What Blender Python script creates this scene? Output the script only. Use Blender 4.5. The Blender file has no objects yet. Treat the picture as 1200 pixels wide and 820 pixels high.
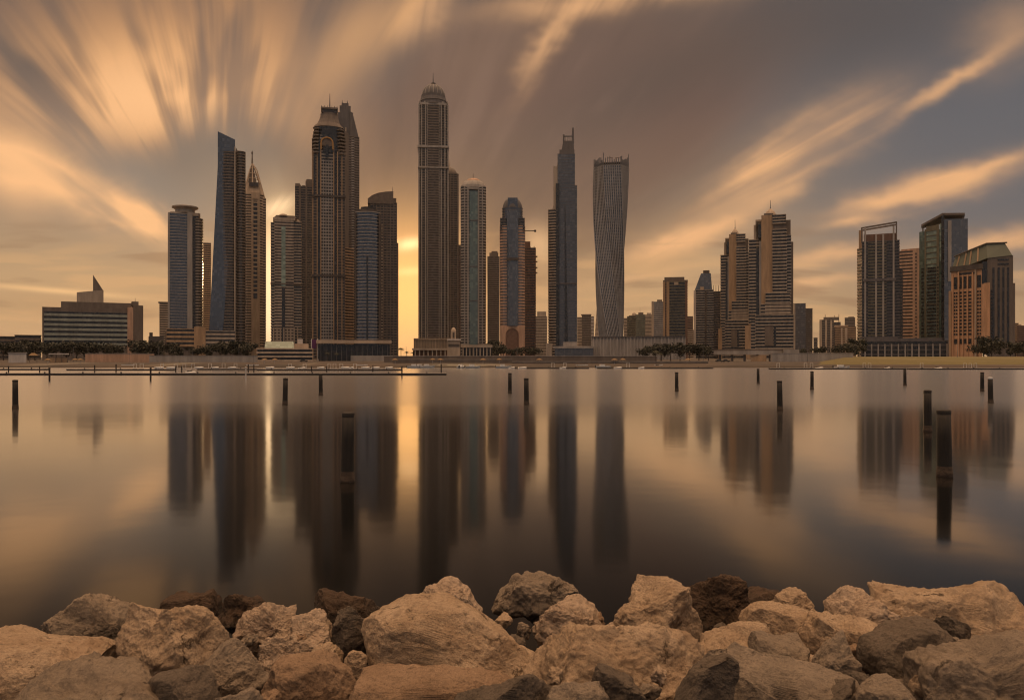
import bpy, math, random
import numpy as np
from mathutils import Vector, noise, Matrix

random.seed(7)
sc = bpy.context.scene
C = sc.collection
R = math.radians
F = 28.0 / 36.0 * 1200.0          # focal length in photo pixels
HZ = 418.0                        # horizon row in the photo
EYE = 4.5                         # eye height above the water
GZ = 1.5                          # level of the far shore

# ------------------------------------------------------------------ camera
cam = bpy.data.cameras.new('camera'); cam.lens = 28; cam.sensor_width = 36; cam.sensor_fit = 'HORIZONTAL'
cam.shift_y = 8.0 / 1200.0; cam.clip_start = 0.1; cam.clip_end = 40000
camo = bpy.data.objects.new('camera', cam); C.objects.link(camo)
camo.location = (0, 0, EYE); camo.rotation_euler = (R(90), 0, 0)
sc.camera = camo

# ------------------------------------------------------------------ render settings
sc.render.engine = 'CYCLES'
sc.view_settings.view_transform = 'Standard'; sc.view_settings.look = 'None'
sc.view_settings.gamma = 1.0; sc.view_settings.use_curve_mapping = False
sc.view_settings.exposure = 0.0
sc.cycles.max_bounces = 5; sc.cycles.diffuse_bounces = 2; sc.cycles.glossy_bounces = 3
sc.cycles.volume_bounces = 0; sc.cycles.caustics_reflective = False; sc.cycles.caustics_refractive = False
sc.cycles.sample_clamp_indirect = 6.0
sc.cycles.use_denoising = True; sc.cycles.filter_width = 1.15

# ------------------------------------------------------------------ node expression helper
class E:
    """a socket with arithmetic"""
    nt = None
    def __init__(s, sock): s.s = sock
    @staticmethod
    def m(op, *a, clamp=False):
        n = E.nt.nodes.new('ShaderNodeMath'); n.operation = op; n.use_clamp = clamp
        for i, v in enumerate(a):
            if isinstance(v, E): E.nt.links.new(v.s, n.inputs[i])
            else: n.inputs[i].default_value = v
        return E(n.outputs[0])
    def __add__(s, o): return E.m('ADD', s, o)
    __radd__ = __add__
    def __sub__(s, o): return E.m('SUBTRACT', s, o)
    def __rsub__(s, o): return E.m('SUBTRACT', o, s)
    def __mul__(s, o): return E.m('MULTIPLY', s, o)
    __rmul__ = __mul__
    def __truediv__(s, o): return E.m('DIVIDE', s, o)
    def clamp(s): return E.m('ADD', s, 0.0, clamp=True)
def step(x, a, b, lo=0.0, hi=1.0):
    n = E.nt.nodes.new('ShaderNodeMapRange'); n.interpolation_type = 'SMOOTHSTEP'
    E.nt.links.new(x.s, n.inputs[0])
    if a > b: a, b, lo, hi = b, a, hi, lo
    for i, v in enumerate((a, b, lo, hi)): n.inputs[i + 1].default_value = v
    return E(n.outputs[0])
def xyz(x, y, z):
    n = E.nt.nodes.new('ShaderNodeCombineXYZ')
    for i, v in enumerate((x, y, z)):
        if isinstance(v, E): E.nt.links.new(v.s, n.inputs[i])
        else: n.inputs[i].default_value = v
    return E(n.outputs[0])
def nz(vec, scale=1.0, detail=3.0, rough=0.5, dist=0.0):
    n = E.nt.nodes.new('ShaderNodeTexNoise')
    if vec is not None: E.nt.links.new(vec.s, n.inputs['Vector'])
    n.inputs['Scale'].default_value = scale; n.inputs['Detail'].default_value = detail
    n.inputs['Roughness'].default_value = rough; n.inputs['Distortion'].default_value = dist
    return E(n.outputs[0])
def mixc(f, a, b):
    n = E.nt.nodes.new('ShaderNodeMix'); n.data_type = 'RGBA'; n.clamp_factor = True
    if isinstance(f, E): E.nt.links.new(f.s, n.inputs[0])
    else: n.inputs[0].default_value = f
    for i, v in ((6, a), (7, b)):
        if isinstance(v, E): E.nt.links.new(v.s, n.inputs[i])
        else: n.inputs[i].default_value = (*v, 1)
    return E(n.outputs[2])
def addc(a, b, f):
    n = E.nt.nodes.new('ShaderNodeMix'); n.data_type = 'RGBA'; n.blend_type = 'ADD'; n.clamp_factor = False
    if isinstance(f, E): E.nt.links.new(f.s, n.inputs[0])
    else: n.inputs[0].default_value = f
    for i, v in ((6, a), (7, b)):
        if isinstance(v, E): E.nt.links.new(v.s, n.inputs[i])
        else: n.inputs[i].default_value = (*v, 1)
    return E(n.outputs[2])
def ramp(x, stops):
    n = E.nt.nodes.new('ShaderNodeValToRGB'); E.nt.links.new(x.s, n.inputs[0])
    cr = n.color_ramp
    while len(cr.elements) < len(stops): cr.elements.new(0.5)
    for e, (p, c) in zip(cr.elements, stops): e.position = p; e.color = (*c, 1)
    return E(n.outputs[0])

# ------------------------------------------------------------------ sky
SUN_AZ, SUN_EL = math.atan2(-153.0, F), R(5.6)
world = bpy.data.worlds.new('World'); sc.world = world; world.use_nodes = True
E.nt = world.node_tree; E.nt.nodes.clear()
tc = E.nt.nodes.new('ShaderNodeTexCoord'); sp = E.nt.nodes.new('ShaderNodeSeparateXYZ')
E.nt.links.new(tc.outputs['Generated'], sp.inputs[0])
dx, dy, dz = (E(o) for o in sp.outputs)
yc = E.m('MAXIMUM', dy, 0.08)
X = dx / yc * F + 600.0            # direction of the sky, gnomonic about +Y
Y = HZ - dz / yc * F
wx = (nz(xyz(X * .011, Y * .016, 21.0), 1.0, 3.0, .6) - .5) * 55.0
wy = (nz(xyz(X * .011, Y * .016, 47.0), 1.0, 3.0, .6) - .5) * 26.0
Xw, Yw = X + wx, Y + wy             # ragged cloud edges
def ragged(cx, cy, l, w, deg=0.0):
    c, s_ = math.cos(R(deg)), math.sin(R(deg))
    a = (Xw - cx) * (c / l) + (Yw - cy) * (s_ / l)
    b = (Xw - cx) * (-s_ / w) + (Yw - cy) * (c / w)
    return E.m('EXPONENT', (a * a + b * b) * -1.0)
def blob(cx, cy, l, w, deg=0.0, p=1.0):
    c, s_ = math.cos(R(deg)), math.sin(R(deg))
    a = (X - cx) * (c / l) + (Y - cy) * (s_ / l)
    b = (X - cx) * (-s_ / w) + (Y - cy) * (c / w)
    return E.m('EXPONENT', (a * a + b * b) * (-p))
def polar(vx, vy):
    ax, ay = X - vx, vy - Y
    th = E.m('ARCTAN2', ax, ay)
    r = E.m('LOGARITHM', E.m('SQRT', ax * ax + ay * ay + 900.0), 2.718)
    return th, r
th1, r1 = polar(262, 332)
th2, r2 = polar(430, 455)
wob = nz(xyz(X * 0.004, Y * 0.004, 3.0), 1.0, 2.0)
s1 = nz(xyz(th1 * 3.6 + wob * 0.6, r1 * 1.5, 1.7), 1.0, 3.0, 0.5)       # long-exposure streaks, left fan
s1b = nz(xyz(th1 * 7.0 + wob * 1.0, r1 * 1.5, 9.2), 1.0, 2.5, 0.42)
s2 = nz(xyz(th2 * 6.0 + wob * 0.25, r2 * 2.2, 4.4), 1.0, 3.0, 0.5)        # right-hand streaks
s2b = nz(xyz(th2 * 15.0 + wob * 0.4, r2 * 2.4, 2.2), 1.0, 3.0, 0.45)
s1c = nz(xyz(th1 * 24.0 + wob * 1.5, r1 * 1.2, 5.2), 1.0, 2.0, 0.5)
s2c = nz(xyz(th2 * 42.0 + wob * 0.6, r2 * 2.0, 8.2), 1.0, 2.0, 0.5)
hz_ = nz(xyz(X * 0.006, Y * 0.045 + wob * 1.5, 6.1), 1.0, 3.0, 0.5)       # flat wisps near the horizon
base = ramp((Y / 420.0).clamp(), [(0.0, (.092, .082, .085)), (0.30, (.17, .14, .125)), (0.55, (.30, .215, .15)),
                                  (0.76, (.52, .325, .17)), (1.0, (.56, .33, .155))])
# right side: cooler and darker
base = mixc(step(X, 760, 1120) * step(Y, 420, 235) * 0.85, base, (.116, .124, .142))
base = mixc(step(X, 760, 1000) * step(Y, 300, 400) * 0.55, base, (.36, .235, .125))
base = mixc(blob(1010, 20, 240, 85, -10) * 0.75, base, (.088, .074, .072))
base = mixc(blob(140, 235, 150, 55, 20) * 0.7, base, (.33, .245, .18))
base = mixc(blob(60, 60, 120, 60, 0) * 0.6, base, (.12, .10, .09))
# the heavy brown cloud overhead
heavy = step(blob(622, 158, 320, 190, -24) + (s2 - 0.5) * 0.35, 0.20, 0.70)
base = mixc(heavy * 0.95, base, ramp((Y / 420.0).clamp(), [(0.0, (.150, .098, .076)), (0.27, (.150, .089, .071)), (0.60, (.180, .108, .076)), (0.80, (.34, .185, .095)), (1.0, (.50, .26, .11))]))
base = mixc(blob(770, 95, 180, 45, -27) * 0.7, base, (.100, .072, .062))
base = mixc(blob(560, 60, 90, 50, -40) * 0.45, base, (.21, .125, .085))
base = mixc(step(s2 * .6 + s2b * .4, .50, .68) * heavy * .30, base, (.26, .160, .118))
base = mixc(step(s2 * .6 + s2b * .4, .48, .32) * heavy * .45, base, (.105, .070, .060))
# bright streaks on the left
GOLD, PALE = (.60, .295, .125), (1.0, .54, .25)
clump = nz(xyz(th1 * 2.6 + 3.3, r1 * 1.9, 2.9), 1.0, 2.0, 0.5, 0.15)
f1 = step(s1 * 0.30 + s1b * 0.28 + s1c * 0.16 + clump * 0.26, 0.395, 0.565)
f1 = f1 + (0.55 - f1) * (blob(380, 120, 100, 110) * 0.6)
rl = E.m('EXPONENT', r1)
nth = nz(xyz(th1 * 4.2, 0.3, 7.7), 1.0, 2.0)                      # every streak ends at its own distance
head = step(rl - nth * 170.0, 70, 150)
fan = head * step(rl, 540, 240, 0.25, 1.0) * step(X, 480, 290, 0.0, 1.0) * step(Y, 235, 150)
regA = fan * (blob(205, 95, 200, 90, 0, 1.0) * 0.55 + 0.5)
base = mixc((regA * (f1 * 0.85 + 0.26)).clamp(), base, mixc(f1 * blob(180, 115, 190, 70), GOLD, PALE))
base = mixc((blob(415, 45, 80, 32, -50) * 0.75 + blob(480, 12, 50, 16, -52) * 0.75).clamp() * (f1 * 0.6 + 0.4), base, (.66, .35, .16))
dark1 = step(s1b * .6 + clump * .4, 0.53, 0.40) * (blob(40, 45, 110, 50, 0) + blob(340, 12, 80, 26, 0) * 0.7 + blob(195, 4, 40, 14, 0) * .8).clamp()
base = mixc(dark1 * 0.62, base, (.105, .092, .086))
base = mixc(blob(150, 205, 120, 34, 24) * 0.6, base, (.235, .20, .172))
base = mixc(blob(215, 190, 34, 30, 0) * 0.5, base, (.20, .155, .125))
regB = (ragged(70, 212, 95, 24, 27) + ragged(165, 255, 48, 20, 30) * 1.1 + blob(8, 200, 55, 34, 40) * 0.9).clamp()
base = mixc(regB * step(s1b * 0.7 + s1 * 0.3, 0.28, 0.56, 0.25, 1.0), base, PALE)
# bright streaks on the right
f2 = step(s2 * 0.45 + s2b * 0.35 + s2c * 0.2, 0.37, 0.56)
for (cx, cy, l, w, d, k) in ((905, 190, 92, 23, -38, 1.1), (985, 150, 70, 18, -32, .75), (930, 215, 80, 11, -30, .7), (1100, 103, 78, 9, -32, .95), (1180, 40, 50, 34, -35, .35),
                             (1105, 217, 78, 16, -15, 1.25), (1050, 236, 62, 8, -8, 1.0), (1165, 195, 34, 7, -24, .7), (1005, 257, 36, 6, -5, .8), (800, 284, 62, 13, -16, 1.15), (845, 268, 36, 7, -20, .7), (965, 300, 52, 10, -10, .85), (945, 330, 60, 6, -6, .6),
                             (650, 38, 62, 12, -58, .7), (700, 2, 120, 15, -6, .7), (1160, 282, 80, 11, -9, .85), (880, 345, 90, 10, -8, .5), (745, 325, 60, 6, -10, .4), (500, 8, 60, 20, -50, .5)):
    base = mixc((ragged(cx, cy, l, w, d) * k).clamp() * (f2 * 0.7 + 0.3), base, (.86, .46, .215))
# thin wisps above the horizon
base = mixc(step(hz_, 0.50, 0.66) * step(Y, 250, 330) * 0.36, base, (.80, .44, .19))
base = mixc(step(hz_, 0.47, 0.33) * step(Y, 230, 310) * 0.55, base, (.27, .155, .09))
base = mixc(blob(70, 341, 90, 3.5, 5) * 0.8, base, (.95, .56, .25))
base = mixc(blob(90, 362, 90, 12, 3) * 0.35, base, (.36, .20, .10))
# glow of the sun behind the towers
base = mixc(blob(395, 355, 150, 92) * 0.75, base, (.82, .41, .150))
base = mixc(blob(479, 350, 60, 80) * 0.98, base, (1.45, .70, .21))
base = mixc(blob(325, 315, 22, 60) * 1.05, base, (1.5, .98, .50))
base = mixc(blob(324, 370, 24, 60), base, (1.5, 1.0, .55))
base = mixc(blob(325, 243, 20, 9, -25) * (s1c * 0.8 + 0.3), base, (1.3, .88, .48))
base = addc(base, (1.0, .66, .34), blob(480, 286, 24, 7, -8) * (s2b * 0.8 + 0.3))
base = addc(base, (1.0, .60, .28), blob(481, 318, 22, 5, -4) * 0.3)
base = addc(base, (1.0, .60, .28), blob(632, 285, 20, 22, -30) * 0.4)
# overhead and behind the photographer: broken evening cloud
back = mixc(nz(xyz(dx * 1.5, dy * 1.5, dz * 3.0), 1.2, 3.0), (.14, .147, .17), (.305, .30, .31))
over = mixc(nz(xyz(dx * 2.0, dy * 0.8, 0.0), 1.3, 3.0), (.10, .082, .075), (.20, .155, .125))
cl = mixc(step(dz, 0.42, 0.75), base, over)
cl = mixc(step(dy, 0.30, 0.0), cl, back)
cl = mixc(step(dz, 0.62, 0.86), cl, mixc(nz(xyz(dx * 2.0, dy * 0.8, 1.0), 1.3, 3.0), (1.8, 1.12, .64), (3.6, 2.2, 1.25)))   # unseen bright cap at the zenith, added to light the rock tops
cl = mixc(step(dz, 0.0, -0.15), cl, (.10, .08, .065))
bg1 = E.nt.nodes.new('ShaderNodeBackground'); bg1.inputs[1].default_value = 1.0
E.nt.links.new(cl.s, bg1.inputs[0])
sky = E.nt.nodes.new('ShaderNodeTexSky'); sky.sky_type = 'NISHITA'; sky.sun_disc = False
sky.sun_elevation = SUN_EL; sky.sun_rotation = SUN_AZ; sky.dust_density = 5.0
bg2 = E.nt.nodes.new('ShaderNodeBackground'); bg2.inputs[1].default_value = 0.05
E.nt.links.new(sky.outputs[0], bg2.inputs[0])
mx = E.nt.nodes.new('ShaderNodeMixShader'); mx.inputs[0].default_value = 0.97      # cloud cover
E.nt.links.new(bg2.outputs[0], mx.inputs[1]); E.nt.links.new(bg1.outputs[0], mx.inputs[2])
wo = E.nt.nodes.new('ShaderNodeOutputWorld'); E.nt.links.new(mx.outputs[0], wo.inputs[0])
world.cycles.sampling_method = 'MANUAL'; world.cycles.sample_map_resolution = 1024

sl = bpy.data.lights.new('sun', 'SUN'); sl.energy = 2.0; sl.angle = R(0.5); sl.color = (1.0, .60, .28)
so = bpy.data.objects.new('sun', sl); C.objects.link(so)
sdir = Vector((math.sin(SUN_AZ) * math.cos(SUN_EL), math.cos(SUN_AZ) * math.cos(SUN_EL), math.sin(SUN_EL)))
so.rotation_euler = sdir.to_track_quat('Z', 'Y').to_euler(); so.location = (0, 0, 600)

# ------------------------------------------------------------------ materials
def newmat(name):
    m = bpy.data.materials.new(name); m.use_nodes = True; E.nt = m.node_tree; E.nt.nodes.clear()
    b = E.nt.nodes.new('ShaderNodeBsdfPrincipled'); o = E.nt.nodes.new('ShaderNodeOutputMaterial')
    E.nt.links.new(b.outputs[0], o.inputs[0]); t = E.nt.nodes.new('ShaderNodeTexCoord')
    return m, b, E(t.outputs['Object'])
def setin(b, k, v):
    if isinstance(v, E): E.nt.links.new(v.s, b.inputs[k])
    elif isinstance(v, tuple): b.inputs[k].default_value = (*v, 1)
    else: b.inputs[k].default_value = v
def bump(b, h, strength, dist):
    n = E.nt.nodes.new('ShaderNodeBump'); n.inputs['Strength'].default_value = strength; n.inputs['Distance'].default_value = dist
    E.nt.links.new(h.s, n.inputs['Height']); E.nt.links.new(n.outputs[0], b.inputs['Normal'])
def sc3(v, f): return tuple(c * f for c in v)
def vmul(vec, v):
    n = E.nt.nodes.new('ShaderNodeVectorMath'); n.operation = 'MULTIPLY'; E.nt.links.new(vec.s, n.inputs[0]); n.inputs[1].default_value = v
    return E(n.outputs[0])
def plaster(name, col, rough=.8, var=.25):
    m, b, o = newmat(name)
    n = nz(vmul(o, (.25, .25, .04)), 1.0, 4.0, .6); n2 = nz(o, .9, 2.0)
    c = mixc(step(n, .3, .7), sc3(col, 1 - var), sc3(col, 1 + var * .5))
    setin(b, 'Base Color', mixc(step(n2, .45, .75) * .35, c, sc3(col, .7))); setin(b, 'Roughness', rough)
    return m
def glass(name, col, rough=.14, var=.20, w=3.0, spec=.5):
    """curtain wall: every pane (bay x storey) its own tint and its own slight waviness"""
    m, b, o = newmat(name)
    sn = E.nt.nodes.new('ShaderNodeVectorMath'); sn.operation = 'SNAP'; E.nt.links.new(o.s, sn.inputs[0]); sn.inputs[1].default_value = (w, w, 3.6)
    wn = E.nt.nodes.new('ShaderNodeTexWhiteNoise'); E.nt.links.new(sn.outputs[0], wn.inputs['Vector']); r = E(wn.outputs['Value'])
    big = nz(vmul(o, (.05, .05, .02)), 1.0, 2.0)
    k = r * r * step(big, .3, .7, .5, 1.0)
    setin(b, 'Base Color', mixc(k, sc3(col, 1 - var), tuple(min(.6, c * (1 + 2.2 * var) + .012) for c in col)))
    setin(b, 'Roughness', r * .16 + rough); setin(b, 'IOR', 1.55); setin(b, 'Specular IOR Level', spec)
    return m
def flat(name, col, rough=.6, metal=0.0):
    m, b, o = newmat(name); n = nz(o, 2.5, 3.0)
    setin(b, 'Base Color', mixc(n, sc3(col, .8), sc3(col, 1.15))); setin(b, 'Roughness', rough); setin(b, 'Metallic', metal)
    return m
M = {}
for k, c in dict(beige=(.40, .325, .25), brown=(.165, .132, .108), grey=(.36, .325, .29), pink=(.52, .325, .215), dark=(.085, .072, .065), sand=(.48, .375, .275),
                 slate=(.12, .112, .115), celadon=(.30, .32, .27), hotel=(.62, .36, .20), silver=(.36, .345, .335), white=(.62, .56, .50), tan=(.42, .275, .16), rust=(.17, .095, .065), olive=(.16, .14, .09)).items(): M[k] = plaster('plaster_' + k, c)  # hotel: warm light on its left wing is put into the plaster colour
for k, c in dict(g_blue=(.032, .047, .074), g_dark=(.017, .018, .020), g_green=(.085, .135, .112), g_brown=(.045, .031, .022), g_slate=(.060, .068, .082), g_teal=(.22, .29, .24)).items():  # green, teal: the green tower's pale sky reflections put into the colour
    M[k] = glass('glass_' + k[2:], c, spec=1.0 if k in ('g_blue', 'g_slate', 'g_green') else .5)
M['metal'] = flat('grey_metal', (.16, .15, .145), .45, .5); M['darkmetal'] = flat('dark_metal', (.05, .045, .042), .5, .4)
M['gold'] = flat('gilded_stone', (.45, .24, .07), .5); M['roofgreen'] = flat('green_copper_roof', (.14, .15, .105), .6)
M['wood'] = flat('dark_timber', (.035, .026, .021), .75); M['whitep'] = flat('white_paint', (.72, .70, .66), .4)
M['purple'] = flat('purple_fabric', (.12, .03, .12), .8); M['asphalt'] = flat('asphalt', (.05, .048, .046), .9); M['tyre'] = flat('black_rubber', (.02, .02, .02), .8)
M['thatch'] = flat('thatch', (.22, .14, .07), .9); M['carglass'] = flat('car_glass', (.02, .022, .025), .1)

# ------------------------------------------------------------------ mesh helper
class MB:
    def __init__(s): s.v = []; s.f = []; s.mi = []
    def add(s, vs, fs, mi=0):
        o = len(s.v); s.v += [tuple(p) for p in vs]; s.f += [tuple(i + o for i in f) for f in fs]; s.mi += [mi] * len(fs); return s
    def box(s, x0, x1, y0, y1, z0, z1, mi=0):
        return s.add([(x0, y0, z0), (x1, y0, z0), (x1, y1, z0), (x0, y1, z0), (x0, y0, z1), (x1, y0, z1), (x1, y1, z1), (x0, y1, z1)],
                     [(3, 2, 1, 0), (4, 5, 6, 7), (0, 1, 5, 4), (1, 2, 6, 5), (2, 3, 7, 6), (3, 0, 4, 7)], mi)
    def loft(s, rings, mi=0, mis=None, caps=True):
        n = len(rings[0]); o = len(s.v)
        for r in rings: s.v += [tuple(p) for p in r]
        for k in range(len(rings) - 1):
            for i in range(n):
                j = (i + 1) % n
                s.f.append((o + k * n + i, o + k * n + j, o + (k + 1) * n + j, o + (k + 1) * n + i)); s.mi.append(mis[k] if mis else mi)
        if caps:
            s.f.append(tuple(o + i for i in reversed(range(n)))); s.mi.append(mi)
            s.f.append(tuple(o + (len(rings) - 1) * n + i for i in range(n))); s.mi.append(mi)
        return s
    def prism(s, plan, z0, z1, mi=0, top=None):
        top = top or plan
        return s.loft([[(x, y, z0) for x, y in plan], [(x, y, z1) for x, y in top]], mi)
    def lathe(s, cx, cy, prof, n=20, mi=0, sx=1.0, sy=1.0):
        return s.loft([[(cx + sx * r * math.cos(2 * math.pi * i / n), cy + sy * r * math.sin(2 * math.pi * i / n), z) for i in range(n)] for r, z in prof], mi)
    def tube(s, pts, rad, n=6, mi=0):
        rings = []
        rad = rad if isinstance(rad, (list, tuple)) else [rad] * len(pts)
        for i, p in enumerate(pts):
            p = Vector(p); a = Vector(pts[max(i - 1, 0)]); b = Vector(pts[min(i + 1, len(pts) - 1)])
            d = (b - a).normalized(); u = d.orthogonal().normalized(); w = d.cross(u)
            if i and (u.dot(pu) < 0 or True):
                u = (pu - d * pu.dot(d)).normalized(); w = d.cross(u)
            pu = u
            rings.append([p + (u * math.cos(2 * math.pi * k / n) + w * math.sin(2 * math.pi * k / n)) * rad[i] for k in range(n)])
        return s.loft(rings, mi)
    def build(s, name, mats, parent=None, loc=None, smooth=False):
        me = bpy.data.meshes.new(name); me.from_pydata(s.v, [], s.f); me.update()
        for m in (mats if isinstance(mats, (list, tuple)) else [mats]): me.materials.append(M[m] if isinstance(m, str) else m)
        me.polygons.foreach_set('material_index', s.mi)
        if smooth: me.polygons.foreach_set('use_smooth', [True] * len(me.polygons))
        o = bpy.data.objects.new(name, me); C.objects.link(o)
        if parent: o.parent = parent
        if loc: o.location = loc
        return o
def tag(o, label=None, cat=None, group=None, kind=None):
    for k, v in (('label', label), ('category', cat), ('group', group), ('kind', kind)):
        if v: o[k] = v
    return o
def thing(name, label, cat, loc=(0, 0, 0), rz=0.0, group=None):
    o = bpy.data.objects.new(name, None); C.objects.link(o); o.location = loc; o.rotation_euler = (0, 0, rz); o.empty_display_size = .5
    return tag(o, label, cat, group)
def copy_tree(o, parent=None):
    c = o.copy(); C.objects.link(c)
    if parent: c.parent = parent
    for ch in list(o.children): copy_tree(ch, c)
    return c
def at(px, Y_, z=None, py=None):
    return Vector(((px - 600) / F * Y_, Y_, z if z is not None else EYE + (HZ - py) / F * Y_))
def offset(poly, d):
    n = len(poly); out = []
    for i in range(n):
        a, b, c = Vector(poly[i - 1]), Vector(poly[i]), Vector(poly[(i + 1) % n])
        e1 = (b - a).normalized(); e2 = (c - b).normalized()
        n1 = Vector((e1.y, -e1.x)); n2 = Vector((e2.y, -e2.x)); m = (n1 + n2)
        m = m / max(m.dot(n1), .35) if m.length > 1e-6 else n1
        out.append((b.x + m.x * d, b.y + m.y * d))
    return out

# ------------------------------------------------------------------ the setting: water, shore, breakwater
def water_mat():
    m, b, o = newmat('sea_water')
    s_ = E.nt.nodes.new('ShaderNodeSeparateXYZ'); E.nt.links.new(o.s, s_.inputs[0]); yy = E(s_.outputs[1]); xx = E(s_.outputs[0])
    drift = nz(xyz(xx * .012, yy * .03, 0.0), 1.0, 2.0)
    # the breeze ruffles the open water; the bay near the breakwater lies smoother
    rr = step(yy + (drift - .5) * 26.0, 44, 82)
    nt = E.nt; out = [n for n in nt.nodes if n.type == 'OUTPUT_MATERIAL'][0]; nt.nodes.remove(b)
    w = nz(xyz(xx * .35, yy * .35, 0.0), 1.0, 2.0)
    bp = nt.nodes.new('ShaderNodeBump'); bp.inputs['Strength'].default_value = .02; bp.inputs['Distance'].default_value = .3; nt.links.new(w.s, bp.inputs['Height'])
    # reflectance against grazing angle: strong towards the far shore, dark and clear looking down near the stones
    lw = nt.nodes.new('ShaderNodeLayerWeight'); lw.inputs['Blend'].default_value = .5
    c = 1.0 - E(lw.outputs['Facing'])
    fr = E.m('EXPONENT', E.m('POWER', c / .182, 2.0) * -1.0) * .95 + .03
    g = nt.nodes.new('ShaderNodeBsdfGlossy'); g.distribution = 'GGX'; g.inputs['Color'].default_value = (1, .985, .97, 1)
    rgh = rr * .12 + .088; nt.links.new(rgh.s, g.inputs['Roughness']); nt.links.new(bp.outputs[0], g.inputs['Normal'])
    d = nt.nodes.new('ShaderNodeBsdfDiffuse'); d.inputs['Color'].default_value = (.004, .0042, .004, 1)
    ms = nt.nodes.new('ShaderNodeMixShader'); nt.links.new(fr.s, ms.inputs[0]); nt.links.new(d.outputs[0], ms.inputs[1]); nt.links.new(g.outputs[0], ms.inputs[2]); nt.links.new(ms.outputs[0], out.inputs[0])
    return m
M['water'] = water_mat()
tag(MB().add([(-4000, -60, 0), (4000, -60, 0), (4000, 345, 0), (-4000, 345, 0)], [(0, 1, 2, 3)]).build('water', 'water'), kind='structure')
def land_mat():
    m, b, o = newmat('shore_ground')
    n = nz(o, .02, 4.0); n2 = nz(o, .3, 3.0)
    c = mixc(step(n, .4, .6), (.10, .072, .05), (.055, .044, .034))
    setin(b, 'Base Color', mixc(n2 * .5, c, (.05, .042, .034))); setin(b, 'Roughness', .95)
    return m
M['land'] = land_mat()
mb = MB()
xs = np.linspace(-9000, 9000, 61); rows = [(326, -1.0), (329, .7), (345, 1.1), (390, GZ), (1500, GZ), (4000, GZ), (16000, GZ)]
for yv, zv in rows: mb.v += [(x, yv + (math.sin(x * .013) * 2.5 if yv < 350 else 0), zv) for x in xs]
nx = len(xs)
for j in range(len(rows) - 1):
    for i in range(nx - 1): mb.f.append((j * nx + i, j * nx + i + 1, (j + 1) * nx + i + 1, (j + 1) * nx + i)); mb.mi.append(0)
tag(mb.build('ground', 'land'), kind='structure')
def rubble_mat():
    m, b, o = newmat('rubble_core')
    n = nz(o, 6.0, 5.0, .65)
    setin(b, 'Base Color', mixc(n, (.03, .022, .017), (.12, .085, .06))); setin(b, 'Roughness', .95); bump(b, n, .8, .1)
    return m
M['rubble'] = rubble_mat()
mb = MB(); nxx, nyy = 120, 70
for j in range(nyy):
    for i in range(nxx):
        x = -30 + 60 * i / (nxx - 1); y = -20 + 34 * j / (nyy - 1)
        z = min(1.7, 1.35 - (y - 5.2) * .26) + .22 * noise.fractal(Vector((x, y, 0)) * 1.1, .9, 2.0, 4)
        if y > 10.5: z -= (y - 10.5) * .35
        mb.v.append((x, y, z))
for j in range(nyy - 1):
    for i in range(nxx - 1): a = j * nxx + i; mb.f.append((a, a + 1, a + nxx + 1, a + nxx)); mb.mi.append(0)
tag(mb.build('embankment', 'rubble', smooth=True), kind='structure')

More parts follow.
